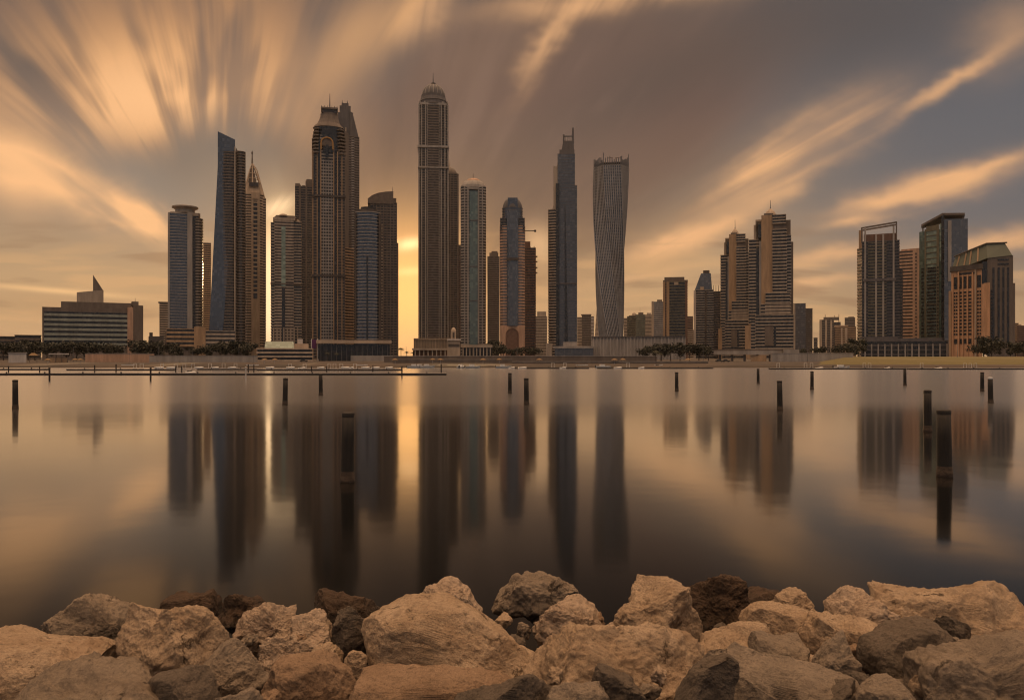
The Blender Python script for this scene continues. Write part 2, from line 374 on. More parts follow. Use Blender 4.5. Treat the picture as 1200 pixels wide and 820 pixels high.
# ------------------------------------------------------------------ towers
class Bld:
    """authoring frame: columns and rows of the photo turned into metres at this building's own distance, facing the eye"""
    def __init__(s, name, label, cat, pxc, Y_, group=None, yaw=0.0):
        s.pxc, s.Y = pxc, Y_; s.a = math.atan2(pxc - 600, F); s.k = Y_ / F
        s.root = thing(name, label, cat, ((pxc - 600) * s.k, Y_, GZ), -s.a + yaw, group)
    def x(s, px): return (px - s.pxc) * s.k * math.cos(s.a)
    def z(s, py): return EYE + (HZ - py) * s.k - GZ
    def plan(s, pts): return [(s.x(p), d) for p, d in pts]
    def rect(s, x0, x1, d, f=0.0, ch=0.0):
        a, b = s.x(x0), s.x(x1)
        if ch: return [(a + ch, f), (b - ch, f), (b, f + ch), (b, f + d - ch), (b - ch, f + d), (a + ch, f + d), (a, f + d - ch), (a, f + ch)]
        return [(a, f), (b, f), (b, f + d), (a, f + d)]
    def bow(s, x0, x1, d, f=0.0, bulge=5.0, n=9):
        a, b = s.x(x0), s.x(x1); p = []
        for i in range(n):
            t = i / (n - 1); p.append((a + (b - a) * t, f - bulge * (1 - (2 * t - 1) ** 2)))
        return p + [(b, f + d), (a, f + d)]
    def oval(s, x0, x1, d, f=0.0, n=24, e=1.0):
        a, b = s.x(x0), s.x(x1); out = []
        for i in range(n):
            t = 2 * math.pi * i / n; c, q = math.cos(t), math.sin(t)
            out.append(((a + b) / 2 + (b - a) / 2 * math.copysign(abs(c) ** e, c), f + d / 2 + d / 2 * math.copysign(abs(q) ** e, q)))
        return out
    def skin(s, plan, ytop, ybot=None, mats=('beige', 'g_dark'), fh=3.7, t=.34, proud=.45, top=None, fn=None, name='facade', parent=None):
        """one continuous corrugated skin: storey bands standing proud of the glass"""
        z0 = s.z(ybot) if ybot is not None else 0.0; z1 = s.z(ytop); n = max(1, round((z1 - z0) / fh)); h = (z1 - z0) / n
        def pl(z):
            f_ = (z - z0) / (z1 - z0)
            if fn: return fn(f_)
            if top: return [(a[0] + (b[0] - a[0]) * f_, a[1] + (b[1] - a[1]) * f_) for a, b in zip(plan, top)]
            return plan
        rings, mis = [], []
        for k in range(n):
            z = z0 + k * h
            for dz_, pr, mi in ((0, proud, 0), (t * h, proud, 0), (t * h, 0, 1), (h, 0, 0)):
                rings.append([(x, y, z + dz_) for x, y in offset(pl(z + dz_), pr)]); mis.append(mi)
        rings.append([(x, y, z1) for x, y in offset(pl(z1), proud)]); mis[-1] = 0
        rings.append([(x, y, z1 + .9) for x, y in offset(pl(z1), proud)]); mis.append(0)
        return MB().loft(rings, 0, mis).build(name, list(mats), parent or s.root)
    def prism(s, name, plan, ytop, ybot=None, mat='beige', top=None, parent=None):
        return MB().prism(plan, s.z(ybot) if ybot is not None else 0.0, s.z(ytop), 0, top).build(name, mat, parent or s.root)
    def pier(s, x0, x1, ytop, ybot=None, mat='beige', f=-.9, d=1.6, name='pier', parent=None):
        return MB().box(s.x(x0), s.x(x1), f, f + d, s.z(ybot) if ybot is not None else 0.0, s.z(ytop)).build(name, mat, parent or s.root)
    def mast(s, px, y0, y1, r0=.8, r1=.2, d=8.0, mat='metal', name='antenna', parent=None):
        return MB().tube([(s.x(px), d, s.z(y1)), (s.x(px), d, (s.z(y0) + s.z(y1)) / 2), (s.x(px), d, s.z(y0))], [r0, (r0 + r1) / 2, r1]).build(name, mat, parent or s.root)
    def dome(s, x0, x1, ytop, ybot, d=8.0, mat='grey', name='dome', n=24, p=.5, parent=None, neck=None):
        r = (s.x(x1) - s.x(x0)) / 2; cx = (s.x(x0) + s.x(x1)) / 2; za, zb = s.z(ybot), s.z(ytop)
        prof = [(r * neck, za - .5)] if neck else []
        prof += [(max(.15, r * (1 - t * t) ** p), za + (zb - za) * t) for t in (0, .15, .3, .45, .6, .72, .83, .92, .97, 1.0)]
        return MB().lathe(cx, d, prof, n).build(name, mat, parent or s.root)

# --- far left: broad office block with a sail-shaped fin
b = Bld('office_block', 'broad low office block with green-grey window bands and a sail-shaped roof fin', 'office building', 110, 700)
b.prism('wall', b.rect(51, 157, 30), 361, None, 'brown')
for i in range(7):
    y0 = 366 + i * 5.6
    w = b.pier(53, 150, y0 + 2.2, y0 + 5.0, 'celadon', -.5, 1.0, 'spandrel')
for i in range(7):
    y0 = 366 + i * 5.6
    w = b.pier(53, 150, y0, y0 + 2.1, 'g_dark', -.25, .6, 'window')
b.pier(150, 157, 359, None, 'pink', -.8, 3, 'stair_shaft')
b.prism('corner_tower', b.plan([(157, 0), (170, 8), (170, 30), (157, 30)]), 356, None, 'brown')
b.prism('attic_storey', b.rect(72, 155, 26, 2), 354, 361, 'brown')
b.prism('plant_room', b.rect(155.5, 164, 12, 5), 351.5, 357, 'brown')
b.mast(160, 347, 352, .25, .1, 8)
MB().loft([[(b.x(90), 6, b.z(354)), (b.x(121.5), 6, b.z(354)), (b.x(121.5), 20, b.z(354)), (b.x(90), 20, b.z(354))],
           [(b.x(90), 6, b.z(342.5)), (b.x(121.5), 6, b.z(339)), (b.x(121.5), 20, b.z(339)), (b.x(90), 20, b.z(342.5))]]).build('penthouse', 'beige', b.root)
MB().add([(b.x(109), 7, b.z(321)), (b.x(121), 7, b.z(339.2)), (b.x(109), 7, b.z(340.6)), (b.x(109), 8.5, b.z(321)), (b.x(121), 8.5, b.z(339.2)), (b.x(109), 8.5, b.z(340.6))],
         [(0, 2, 1), (3, 4, 5), (0, 1, 4, 3), (1, 2, 5, 4), (2, 0, 3, 5)]).build('sail_fin', 'brown', b.root)

b = Bld('apartment_block', 'small beige block left of the blue-banded tower with a round crown', 'building', 192, 1250)
b.skin(b.rect(187, 199, 14), 355, None, ('beige', 'g_brown'), t=.5)
b.prism('roof_slab', b.rect(185.5, 200, 16, -1), 353.6, 355, 'brown')

b = Bld('round_crowned_tower', 'blue-banded glass tower with pale corner pier and flared round crown', 'tower', 217, 1000)
b.skin(b.rect(198, 221, 26), 251, None, ('grey', 'g_blue'), t=.2, proud=.5)
b.pier(196.8, 199, 250, None, 'grey', -1, 4); b.pier(219.5, 225.5, 249, None, 'grey', -1.8, 6)
b.skin(b.rect(225.5, 233, 20, 4), 252, None, ('dark', 'g_dark'), t=.2, proud=.2, name='recessed_facade')
b.skin(b.oval(226, 238.3, 26, 3, 20), 255, None, ('beige', 'g_brown'), t=.4, proud=.6, name='curved_bay')
b.prism('attic_storey', b.rect(199, 235, 22, 2, 3), 248.5, 252, 'beige')
cx, s_ = b.x(217), b.k
MB().lathe(cx, 12, [(12.0, b.z(248.5)), (11.6, b.z(245)), (13.0, b.z(243.5)), (15.8, b.z(242.2)), (15.8, b.z(240.8)), (11, b.z(240.2)), (9, b.z(239.5))], 28).build('crown', 'beige', b.root)

b = Bld('apartment_block', 'thin beige slab squeezed between the blue-banded tower and the slant-topped tower', 'building', 241, 1350)
b.skin(b.rect(236, 247, 14), 285, None, ('tan', 'g_brown'), t=.5)

b = Bld('slant_topped_tower', 'tall tower with dark slanted glass wedge and brown-banded curved side', 'tower', 266, 1000)
top = [(255, 0), (263, 0), (263, 24), (255, 24)]
wedge = MB(); pb = b.plan([(243.5, -1), (259, -3), (262, 26), (244, 26)]); pt = b.plan([(255.2, 4), (275.5, 0), (275.5, 26), (255.5, 26)])
zt = b.z(163); N = 64; rings = []
for k in range(N + 1):
    f_ = k / N; g = min(1, f_ / .88)
    ring = []
    for i, (p, q) in enumerate(zip(pb, pt)):
        ease = g if i in (0, 3) else g ** 1.0
        ring.append((p[0] + (q[0] - p[0]) * ease, p[1] + (q[1] - p[1]) * ease, zt * f_ if k < N else (zt + b.k * 9.0 if i in (0, 3) else zt)))
    rings.append(ring)
wedge.loft(rings).build('glass_wedge', 'g_blue', b.root)
b.skin(b.bow(256, 279, 26, 1, 4), 178, None, ('brown', 'g_dark'), t=.42, proud=.6, top=b.bow(262, 279.5, 26, 3, 3))
b.pier(274.4, 276, 172, None, 'beige', -3.2, 4)
b.skin(b.bow(277, 287.5, 24, 2, 4, 7), 177, None, ('brown', 'g_dark'), t=.45, proud=.6, name='curved_bay')
MB().prism(b.plan([(276, 0), (279.5, 0), (279.5, 12), (276, 12)]), b.z(178), b.z(173), 0, b.plan([(276.6, 0), (277.2, 0), (277.2, 12), (276.6, 12)])).build('roof_fin', 'brown', b.root)
MB().loft([[(b.x(279), 2, b.z(178)), (b.x(286.5), 2, b.z(178)), (b.x(286.5), 24, b.z(178)), (b.x(279), 24, b.z(178))],
           [(b.x(279), 4, b.z(174.5)), (b.x(284), 4, b.z(175)), (b.x(284), 22, b.z(175)), (b.x(279), 22, b.z(174.5))]]).build('roof_cap', 'brown', b.root)

b = Bld('spired_tower', 'slim pale tower with a pointed lattice spire behind the slant-topped tower', 'tower', 299, 1080)
b.skin(b.rect(287, 308, 24, 0, 3), 228, None, ('sand', 'g_brown'), t=.55, proud=.5)
b.pier(294.5, 304.5, 226, None, 'sand', -2, 3); b.pier(297, 301.5, 236, 350, 'g_dark', -2.4, .6, 'window_strip')
for yy in range(232, 345, 5): b.pier(296.4, 302.1, yy, yy + 1.6, 'sand', -3.2, 1.4, 'balcony')
b.skin(b.rect(307, 311.5, 18, 3), 232, None, ('sand', 'g_brown'), t=.5, name='side_wing')
b.prism('cornice', b.rect(286.5, 309, 25, -1, 3), 214.5, 228, 'sand', b.rect(288, 306, 22, 1, 3))
b.pier(292, 303, 214, 219, 'g_brown', -1.4, 1, 'window')
sp_ = MB(); cc = (b.x(295.5), 10)
for (px, dd) in ((288.5, 0), (305, 0), (305, 20), (288.5, 20), (296, -1), (310.5, 4)):
    yb_ = 214.5 if px < 310 else 232
    sp_.tube([(b.x(px), dd, b.z(yb_)), ((b.x(px) + cc[0] * 1.6) / 2.6, (dd + 16) / 2.6, b.z(198)), (cc[0], 10, b.z(189))], [.9, .7, .5], 5)
for yy, w in ((208, 7), (202, 5), (196, 2.8)):
    k = w * b.k * .8
    sp_.tube([(cc[0] - k, 10 - k, b.z(yy)), (cc[0] + k, 10 - k, b.z(yy)), (cc[0] + k, 10 + k, b.z(yy)), (cc[0] - k, 10 + k, b.z(yy)), (cc[0] - k, 10 - k, b.z(yy))], .45, 5)
sp_.build('lattice_spire', 'sand', b.root)
b.prism('spire_core', b.rect(290.5, 301, 14, 4), 191, 214.5, 'brown', b.rect(294.8, 296.2, 2, 9))
b.mast(295.5, 175, 192, 1.3, .5, 10, 'brown', 'spire_mast')
b.prism('spire_ball', b.rect(294.4, 296.6, 2, 9), 176.5, 178.5, 'brown')

b = Bld('parking_podium', 'tan parking podium with dark open decks below the left towers', 'building', 235, 880)
b.prism('wall', b.rect(194, 276, 20, 2), 388, None, 'brown')
b.skin(b.rect(196, 228.5, 20), 386, 406, ('tan', 'g_dark'), fh=4.2, t=.5, proud=.3, name='parking_deck')
b.skin(b.rect(241, 276, 20), 388, 407, ('beige', 'g_dark'), fh=4.2, t=.55, proud=.3, name='parking_deck')
b.prism('stair_tower', b.rect(227.5, 241, 20, -1.5), 383, None, 'tan')

b = Bld('ornate_top_tower', 'brown balcony tower with scrolled top standing right of the bright slit of sky', 'tower', 335, 1000)
b.skin(b.rect(318, 334, 24, 0), 262, None, ('beige', 'g_dark'), t=.42, proud=.8)
b.skin(b.rect(341, 353, 24, 1), 260, None, ('beige', 'g_dark'), t=.42, proud=.8, name='balcony_wing')
b.skin(b.rect(322, 344, 20, -2), 257, None, ('beige', 'g_brown'), t=.5, proud=.3, name='central_bay')
b.pier(329.8, 334.6, 266, 336, 'g_teal', -2.9, .6, 'window_strip'); b.pier(330.4, 334, 338, 404, 'g_dark', -2.9, .6, 'window_strip')
b.prism('cornice', b.rect(320, 346, 22, -2.5), 255.5, 258.5, 'beige')
MB().loft([[(b.x(x0), yy, b.z(255.5)) for x0, yy in ((321, -1), (348, -1), (348, 14), (321, 14))], [(b.x(x0), yy, b.z(252.5)) for x0, yy in ((324, 0), (345, 0), (345, 12), (324, 12))]]).build('attic_storey', 'brown', b.root)
b.dome(326.5, 337.5, 250.4, 253.4, 2, 'beige', 'scrolled_gable', 16); b.dome(346, 352, 256, 260, 6, 'beige', 'corner_cap', 12)
b.pier(317, 353, 332, 333.4, 'brown', -3.2, 4, 'string_course')
for px in range(320, 352, 4): b.pier(px, px + 1.4, 384, None, 'beige', -3.4, 1.5, 'column')

b = Bld('stepped_dark_tower', 'dark narrow tower with notched top peeking out left of the pagoda-crowned tower', 'tower', 357, 1180)
b.skin(b.rect(346, 369, 22), 219, None, ('brown', 'g_dark'), t=.35, proud=.4)
for x0, x1, y0 in ((346, 351.5, 215), (354, 357.5, 217), (359, 369, 209.5)): b.prism('roof_block', b.rect(x0, x1, 14, 2), y0, 219, 'brown')
b.pier(350.5, 352.5, 217, None, 'brown', -1, 2); b.pier(358, 360, 212, None, 'brown', -1, 2)

b = Bld('pagoda_crowned_tower', 'tall ornate tower with curved pagoda crown and gold-rimmed arch window', 'tower', 386, 1000)
b.skin(b.rect(366, 375, 28, 0), 178, None, ('brown', 'g_dark'), t=.5, proud=.4)
b.skin(b.rect(391.5, 404, 28, 0), 178, None, ('brown', 'g_dark'), t=.5, proud=.4, name='right_wing')
b.skin(b.rect(375, 392, 26, -1), 160, None, ('grey', 'g_dark'), fh=4.0, t=.42, proud=.3, name='central_bay')
for px in (378.5, 381.6, 384.7, 387.8): b.pier(px, px + .8, 188, None, 'grey', -2.0, 1.0, 'mullion')
b.pier(372.6, 375.6, 165, None, 'g_dark', -1.5, 1.2, 'glass_strip'); b.pier(391.4, 394, 165, None, 'g_dark', -1.5, 1.2, 'glass_strip')
b.pier(375.3, 376.6, 172, None, 'tan', -2.2, 1.6); b.pier(390.4, 391.7, 172, None, 'tan', -2.2, 1.6)
for px in (367.6, 396.6): b.pier(px, px + 1.7, 184, 232, 'g_dark', -1.1, .7, 'window_strip'); 
for px in (366.2, 371.2, 395, 400.2): b.pier(px, px + 1.1, 178, None, 'tan', -1.3, 1.4)
b.prism('glass_drum', b.oval(368.5, 403, 30, -3, 24), 147, 179, 'g_dark')
for i, yy in enumerate(range(151, 180, 4)):
    for x0, x1 in ((365.5 + max(0, 3 - i) * .8, 373.5), (394, 405.5 - max(0, 3 - i) * .8)):
        MB().prism(b.plan([(x0, 1), ((x0 + x1) / 2, -4), (x1, -4 if x0 < 380 else 1), (x1, 14), (x0, 14)]), b.z(yy + 1.6), b.z(yy)).build('balcony', 'brown', b.root)
arch = MB(); ax = b.x(383.2); zr = b.z(169)
arch.tube([(ax + math.cos(t) * 7.2, -3.9, zr + math.sin(t) * 7.0) for t in np.linspace(0, math.pi, 13)] , .9, 6)
arch.tube([(ax - 7.2, -3.9, zr), (ax - 7.2, -3.9, b.z(176))], .9, 6); arch.tube([(ax + 7.2, -3.9, zr), (ax + 7.2, -3.9, b.z(176))], .9, 6)
arch.build('arch_frame', 'gold', b.root)
MB().prism([(ax + math.cos(t) * 6.8, zr + math.sin(t) * 6.4) for t in np.linspace(0, math.pi, 13)] + [(ax - 6.8, b.z(172)), (ax + 6.8, b.z(172))], 2.4, 3.4).build('arch_infill', 'brown', b.root).rotation_euler = (R(90), 0, 0)
b.pier(381.6, 385, 171, 186, 'g_dark', -4.6, .8, 'arch_window')
b.pier(365.5, 405, 229, 231.5, 'dark', -2.6, 4, 'string_course'); b.pier(366, 405, 322, 324.5, 'dark', -2.6, 4, 'string_course')
def ov(x0, x1, d, f, py): return [(x, y, b.z(py)) for x, y in b.oval(x0, x1, d, f, 28)]
MB().loft([ov(366.5, 404, 31, -4, 148.5), ov(367.5, 402.5, 30, -3, 146.5), ov(371.5, 399, 26, -1, 143), ov(374, 397.3, 22, 1, 138), ov(375.4, 396.3, 20, 2, 133.5), ov(375.4, 396.5, 20, 2, 131.2)]).build('pagoda_roof', 'brown', b.root)
b.prism('lantern', b.rect(377.5, 395, 16, 4), 126, 131.4, 'g_brown')
b.prism('lantern_roof', b.rect(376.2, 396, 19, 2.5), 125, 127, 'brown')
for px in (377, 380.5, 384, 389, 392, 395): b.mast(px, 123.2, 126, .5, .3, 3, 'brown', 'finial')
b.mast(386.5, 107, 125.5, .9, .25, 10)
b.prism('right_flank', b.plan([(404, 2), (409, 10), (409, 30), (404, 30)]), 152, None, 'brown')
b.skin(b.plan([(404.5, 3), (415, 12), (415, 34), (404.5, 34)]), 290, None, ('tan', 'g_brown'), t=.4, proud=.4, name='flank_bay')

b = Bld('horned_tower', 'tall brown slab tower with two small horns behind the pagoda-crowned tower', 'tower', 408, 1180)
b.skin(b.rect(394, 415, 24, 0), 162, None, ('grey', 'g_brown'), t=.4, proud=.35)
b.skin(b.plan([(408, -2), (421, 4), (421, 30), (408, 30)]), 160, None, ('brown', 'g_brown'), t=.45, proud=.3, name='right_facade')
st = [(396, 413.5, 142, 162), (396, 413.8, 132, 142), (398, 411, 124, 132)]
for x0, x1, y0, y1 in st: b.prism('setback_storey', b.rect(x0, x1, 20, 1), y0, y1, 'slate')
MB().loft([[(b.x(x0), yy, b.z(162)) for x0, yy in ((410, -1), (421, 4), (421, 26), (410, 26))], [(b.x(x0), yy, b.z(131)) for x0, yy in ((410, 0), (413, 2), (413, 22), (410, 22))]]).build('sloping_shoulder', 'slate', b.root)
for px in (401, 407): b.prism('horn', b.rect(px - .9, px + .9, 5, 3), 117, 124, 'slate', b.rect(px - .2, px + .2, 2, 4))
b.prism('roof_cap', b.rect(400.5, 408.5, 14, 3), 120.5, 124.5, 'slate')
b.pier(404.5, 406, 150, None, 'sand', -1.4, 2.4)

b = Bld('curved_blue_tower', 'dark blue curved tower with close white balcony lines left of the gap in the skyline', 'tower', 430, 940)
b.skin(b.bow(417, 444.5, 24, 4, 7, 13), 249, None, ('grey', 'g_blue'), fh=3.9, t=.2, proud=.9)
b.prism('attic_storey', b.bow(419.5, 442, 20, 5, 5, 13), 244.5, 249, 'dark')
b.prism('roof_cap', b.bow(423, 441, 16, 7, 4, 11), 241.5, 244.6, 'darkmetal')
b.pier(416, 417.6, 250, None, 'dark', 2, 8); b.pier(429.4, 431.4, 300, None, 'g_dark', -3.9, 1.0, 'recess')
b.prism('side_wall', b.plan([(443.8, 1), (447, 6), (447, 28), (443.8, 28)]), 250, None, 'dark')
for i in range(40):
    yy = 262 + i * 3.6
    if yy < 398: MB().box(b.x(447), b.x(448.6), 5, 9, b.z(yy + 1.2), b.z(yy)).build('balcony', 'beige', b.root)

b = Bld('curved_roof_tower', 'brown grid-fronted tower with a rising curved roof behind the dark blue curved tower', 'tower', 449, 1080)
b.skin(b.rect(434, 465, 26), 238, None, ('brown', 'g_dark'), t=.5, proud=.4)
for px in (437, 441, 445, 449, 453, 457, 461): b.pier(px, px + 1, 238, None, 'brown', -.9, 1.2)
b.prism('side_wall', b.plan([(465, 0), (467, 4), (467, 26), (465, 26)]), 284, None, 'brown')
rf = [(431, 233.5), (436, 229.5), (443, 226.5), (452, 224.8), (461, 224.0), (461, 239), (431, 239)]
MB().prism([(b.x(p), b.z(q)) for p, q in reversed(rf)], -24, 1.5).build('curved_roof', 'brown', b.root).rotation_euler = (R(90), 0, 0)
b.prism('roof_shoulder', b.rect(459, 464.5, 20, 2), 231.5, 239, 'brown')
b.mast(460.2, 217, 224.5, .4, .15)

# --- centre
b = Bld('domed_skyscraper', 'tallest tower with ribbed dome, mast and continuous vertical ribs', 'skyscraper', 508, 1150)
b.skin(b.rect(490.5, 525.5, 34, 0, 4), 171, None, ('brown', 'g_dark'), fh=3.8, t=.42, proud=.5)
b.skin(b.rect(491.5, 524.5, 32, 1, 4), 122, 171, ('brown', 'g_dark'), fh=3.8, t=.42, proud=.5, name='upper_facade')
for px, w in ((490.3, 1.3), (493.6, 1.2), (498.2, 1.3), (500.6, .8), (514.2, .8), (516.4, 1.3), (520.8, 1.2), (524.4, 1.3)):
    b.pier(px, px + w, 123, None, 'grey', -1.7, 2.6, 'rib')
b.skin(b.rect(501.6, 513.8, 30, -2.2), 124, None, ('brown', 'g_brown'), fh=3.8, t=.45, proud=.5, name='central_bay')
b.pier(489.3, 526.2, 171, 173.5, 'grey', -3.2, 38, 'string_course'); b.pier(489.8, 526, 196, 197.4, 'grey', -3.0, 38, 'string_course')
b.prism('cornice', b.rect(490.3, 525.2, 34, -1, 5), 120.5, 123, 'grey')
for px in (491.2, 497, 518, 523.6): b.prism('corner_turret', b.rect(px, px + 1.8, 2.4, 1), 118.5, 121, 'grey')
cx = b.x(507.8)
MB().lathe(cx, 17, [(19.5, b.z(121)), (19.0, b.z(116.5)), (19.8, b.z(116)), (18.6, b.z(112)), (17.6, b.z(111.6)), (17.6, b.z(108.6))], 32).build('drum', 'slate', b.root)
dm = b.dome(494.2, 521.4, 94.8, 109, 17, 'slate', 'dome', 32, .5)
for k in range(16):
    t = 2 * math.pi * k / 16
    rr = (b.x(521.4) - b.x(494.2)) / 2 + .25
    pts = [(cx + math.cos(t) * rr * math.sqrt(max(0, 1 - q * q)), 17 + math.sin(t) * rr * math.sqrt(max(0, 1 - q * q)), b.z(109) + (b.z(94.8) - b.z(109)) * q) for q in (0, .3, .55, .75, .9, .985)]
    MB().tube(pts, .45, 5).build('rib', 'grey', dm)
b.prism('lantern', b.oval(505, 510.6, 5, 14.5, 10), 93, 96, 'dark')
b.mast(507.6, 80.5, 93.5, .9, .3, 17)
b.prism('podium', b.rect(485, 528, 46, -8), 397, None, 'beige')
for px in np.arange(486, 527, 3.4): b.pier(px, px + 1.5, 398, None, 'sand', -10, 2.2, 'column')
b.pier(485, 528, 396.5, 398.3, 'sand', -10.4, 3, 'cornice')

b = Bld('slim_domed_tower', 'slim brown tower with small dome half hidden behind the tallest tower', 'tower', 530, 1270)
b.skin(b.rect(519, 537.2, 24, 0, 2), 204, None, ('brown', 'g_dark'), t=.45)
for px in (527.6, 531.2, 535.6): b.pier(px, px + 1, 204, None, 'brown', -1.2, 2, 'rib')
b.dome(517, 536, 194.5, 204, 12, 'brown', 'dome'); b.mast(526.4, 186, 196, 1.6, .3, 12, 'sand', 'finial')

b = Bld('apartment_block', 'narrow brown block in the slot right of the slim domed tower', 'building', 538, 1400)
b.skin(b.rect(532, 546, 16), 290, None, ('rust', 'g_dark')); b.prism('roof_slab', b.rect(531, 547, 18, -1), 287, 288.6, 'brown')

b = Bld('arched_top_tower', 'tower with pinkish domed cap and a dark glass strip in a pale frame', 'tower', 554.5, 1050)
b.skin(b.rect(540.3, 569.2, 28, 0, 3), 219, None, ('grey', 'g_dark'), fh=3.8, t=.5, proud=.6)
b.prism('glass_strip', b.rect(550.2, 559.8, 24, -2), 224, None, 'g_green')
for px in (547.6, 559.9): b.pier(px, px + 1.7, 221.5, None, 'grey', -3.2, 4)
b.pier(547.6, 561.6, 220, 222.2, 'grey', -3.4, 4.4, 'lintel'); b.pier(544, 545.2, 219, None, 'grey', -1.6, 2); b.pier(564.6, 565.8, 219, None, 'grey', -1.6, 2)
MB().lathe(b.x(554.6), 14, [(17.2, b.z(219.5)), (16.6, b.z(216)), (14.8, b.z(213)), (12.0, b.z(210.6)), (9.8, b.z(210.2))], 28).build('drum', 'grey', b.root)
b.dome(546.2, 563.2, 206.4, 210.6, 14, 'pink', 'dome'); b.mast(554.5, 200.5, 207, .6, .2, 14, 'brown')
for yy in (258, 312, 352): b.pier(550.2, 559.8, yy, yy + 1, 'slate', -2.6, .8, 'transom')

b = Bld('apartment_block', 'small sun-edged block in the gap left of the blue-striped round-topped tower', 'building', 578, 1400)
b.skin(b.rect(571.5, 585, 18, 0, 2), 301, None, ('brown', 'g_brown'), t=.5, proud=.6)
b.prism('attic_storey', b.rect(573.5, 584, 14, 2), 296, 301, 'brown'); b.prism('roof_cap', b.rect(576, 583, 8, 3), 294, 296, 'brown')

b = Bld('blue_striped_tower', 'pinkish tower with rounded top, central blue glass strip and arched entrance', 'tower', 600.5, 1000)
b.skin(b.rect(585.8, 615, 26, 1, 4), 265, None, ('pink', 'g_slate'), t=.55, proud=.35)
b.skin(b.oval(588.4, 612.6, 26, 0, 24), 243, 266, ('slate', 'g_blue'), t=.25, proud=.3, name='rounded_top')
b.prism('glass_strip', b.bow(594, 607.4, 18, -1, 3, 9), 247, 382, 'g_slate')
b.skin(b.rect(586.4, 593, 22, 2), 256, 270, ('slate', 'g_dark'), name='shoulder'); b.skin(b.rect(608, 614.6, 22, 2), 256, 270, ('slate', 'g_dark'), name='shoulder')
b.dome(588.6, 612.4, 229.3, 243.5, 13, 'slate', 'dome', 24, .45)
b.pier(595, 606.6, 231.5, 247, 'g_blue', 1.2, 2.4, 'dome_window')
b.pier(593.5, 608, 302.5, 305.5, 'dark', -4.8, 2, 'balcony')
b.prism('base', b.rect(586, 615, 28, -2), 382, None, 'pink')
aw = MB(); ax, zr = b.x(600.3), b.z(392)
aw.tube([(ax - 7.4, -2.6, 0), (ax - 7.4, -2.6, zr)] + [(ax - math.cos(t) * 7.4, -2.6, zr + math.sin(t) * 7.4) for t in np.linspace(.2, math.pi - .2, 11)] + [(ax + 7.4, -2.6, zr), (ax + 7.4, -2.6, 0)], .8, 6).build('arch_frame', 'rust', b.root)
MB().prism([(ax - 6.8, 0), (ax + 6.8, 0)] + [(ax + math.cos(t) * 6.8, zr + math.sin(t) * 6.8) for t in np.linspace(0, math.pi, 13)], 2.1, 2.7).build('arched_doorway', 'rust', b.root).rotation_euler = (R(90), 0, 0)

b = Bld('unfinished_tower', 'raw brown concrete tower shell under construction with jagged top', 'tower', 621, 1120)
b.skin(b.rect(611, 627.6, 22, 0), 291, None, ('rust', 'g_dark'), t=.5, proud=.5)
b.prism('core_wall', b.rect(613, 621.5, 12, 4), 282.5, 291, 'rust')
for yy in (300, 306, 313, 319): b.pier(626, 629.8, yy, yy + 1, 'rust', -1, 8, 'loading_deck')
for px in (612, 616.5, 621, 625.5): b.pier(px, px + .8, 288.5, 291, 'rust', 0, 1, 'column')
cr = Bld('tower_crane', 'tower crane with its jib reaching out above the raw brown tower', 'crane', 616, 1135)
cr.root.location.z = GZ
MB().tube([(cr.x(615), 4, 0), (cr.x(615), 4, cr.z(265))], .8, 4).build('mast', 'darkmetal', cr.root)
MB().tube([(cr.x(607), 4, cr.z(270)), (cr.x(627), 4, cr.z(270))], .7, 4).build('jib', 'darkmetal', cr.root)
MB().box(cr.x(626), cr.x(628.4), 3, 5, cr.z(271.4), cr.z(269)).build('counterweight', 'darkmetal', cr.root)
MB().tube([(cr.x(615), 4, cr.z(265)), (cr.x(608.5), 4, cr.z(270))], .2, 4).build('stay', 'darkmetal', cr.root)

b = Bld('apartment_block', 'low pale hazy block left of the stepped bluish tower', 'building', 634, 1900)
b.skin(b.rect(627, 641, 26, 0, 4), 371, None, ('beige', 'g_brown'), t=.5); b.prism('roof_cap', b.rect(629.5, 640, 18, 3), 365, 371, 'beige')

b = Bld('stepped_tower', 'bluish tapering tower with stepped left edge, balcony strip and unfinished fin top', 'tower', 660, 1050)
b.skin(b.rect(653.5, 673.6, 26), 181, None, ('slate', 'g_slate'), t=.16, proud=.2)
b.skin(b.rect(667, 676.2, 24, 1.5), 218, None, ('slate', 'g_slate'), t=.16, proud=.2, name='right_wing')
b.prism('left_wing', b.rect(648.5, 655, 24, 1), 194.5, 240, 'beige', None)
b.prism('left_wing_foot', b.plan([(643.2, 1), (655, 1), (655, 25), (643.2, 25)]), 240, 262, 'beige', b.plan([(648.5, 1), (655, 1), (655, 25), (648.5, 25)]))
b.skin(b.plan([(643, 1), (650, -1.5), (653.6, 1), (653.6, 25), (643, 25)]), 246, None, ('beige', 'g_dark'), t=.4, proud=.9, name='balcony_strip')
b.prism('blade_wall', b.plan([(651.5, -1.2), (655.5, -2.5), (655.5, 2), (651.5, 2)]), 215, None, 'g_dark')
b.prism('dark_fold', b.plan([(662, -2), (666, -.3), (666, 2), (662, 2)]), 240, None, 'g_dark', b.plan([(661.6, -.5), (662.6, -.4), (662.6, 2), (661.6, 2)]))
b.prism('setback_storey', b.rect(655.6, 673.2, 22, 2), 175, 181, 'slate'); b.prism('crown', b.rect(658, 672.6, 18, 3), 164.5, 175, 'slate', b.rect(660, 672.4, 16, 3))
b.prism('crown_fin', b.rect(669.8, 672.8, 8, 3), 149, 166, 'slate', b.rect(670.6, 672.4, 4, 4)); b.prism('crown_fin', b.rect(659.6, 661.6, 6, 3), 157, 166, 'slate')
for px in (662.5, 665.5, 668): b.mast(px, 159, 165, .3, .2, 5, 'darkmetal', 'scaffold_pole')
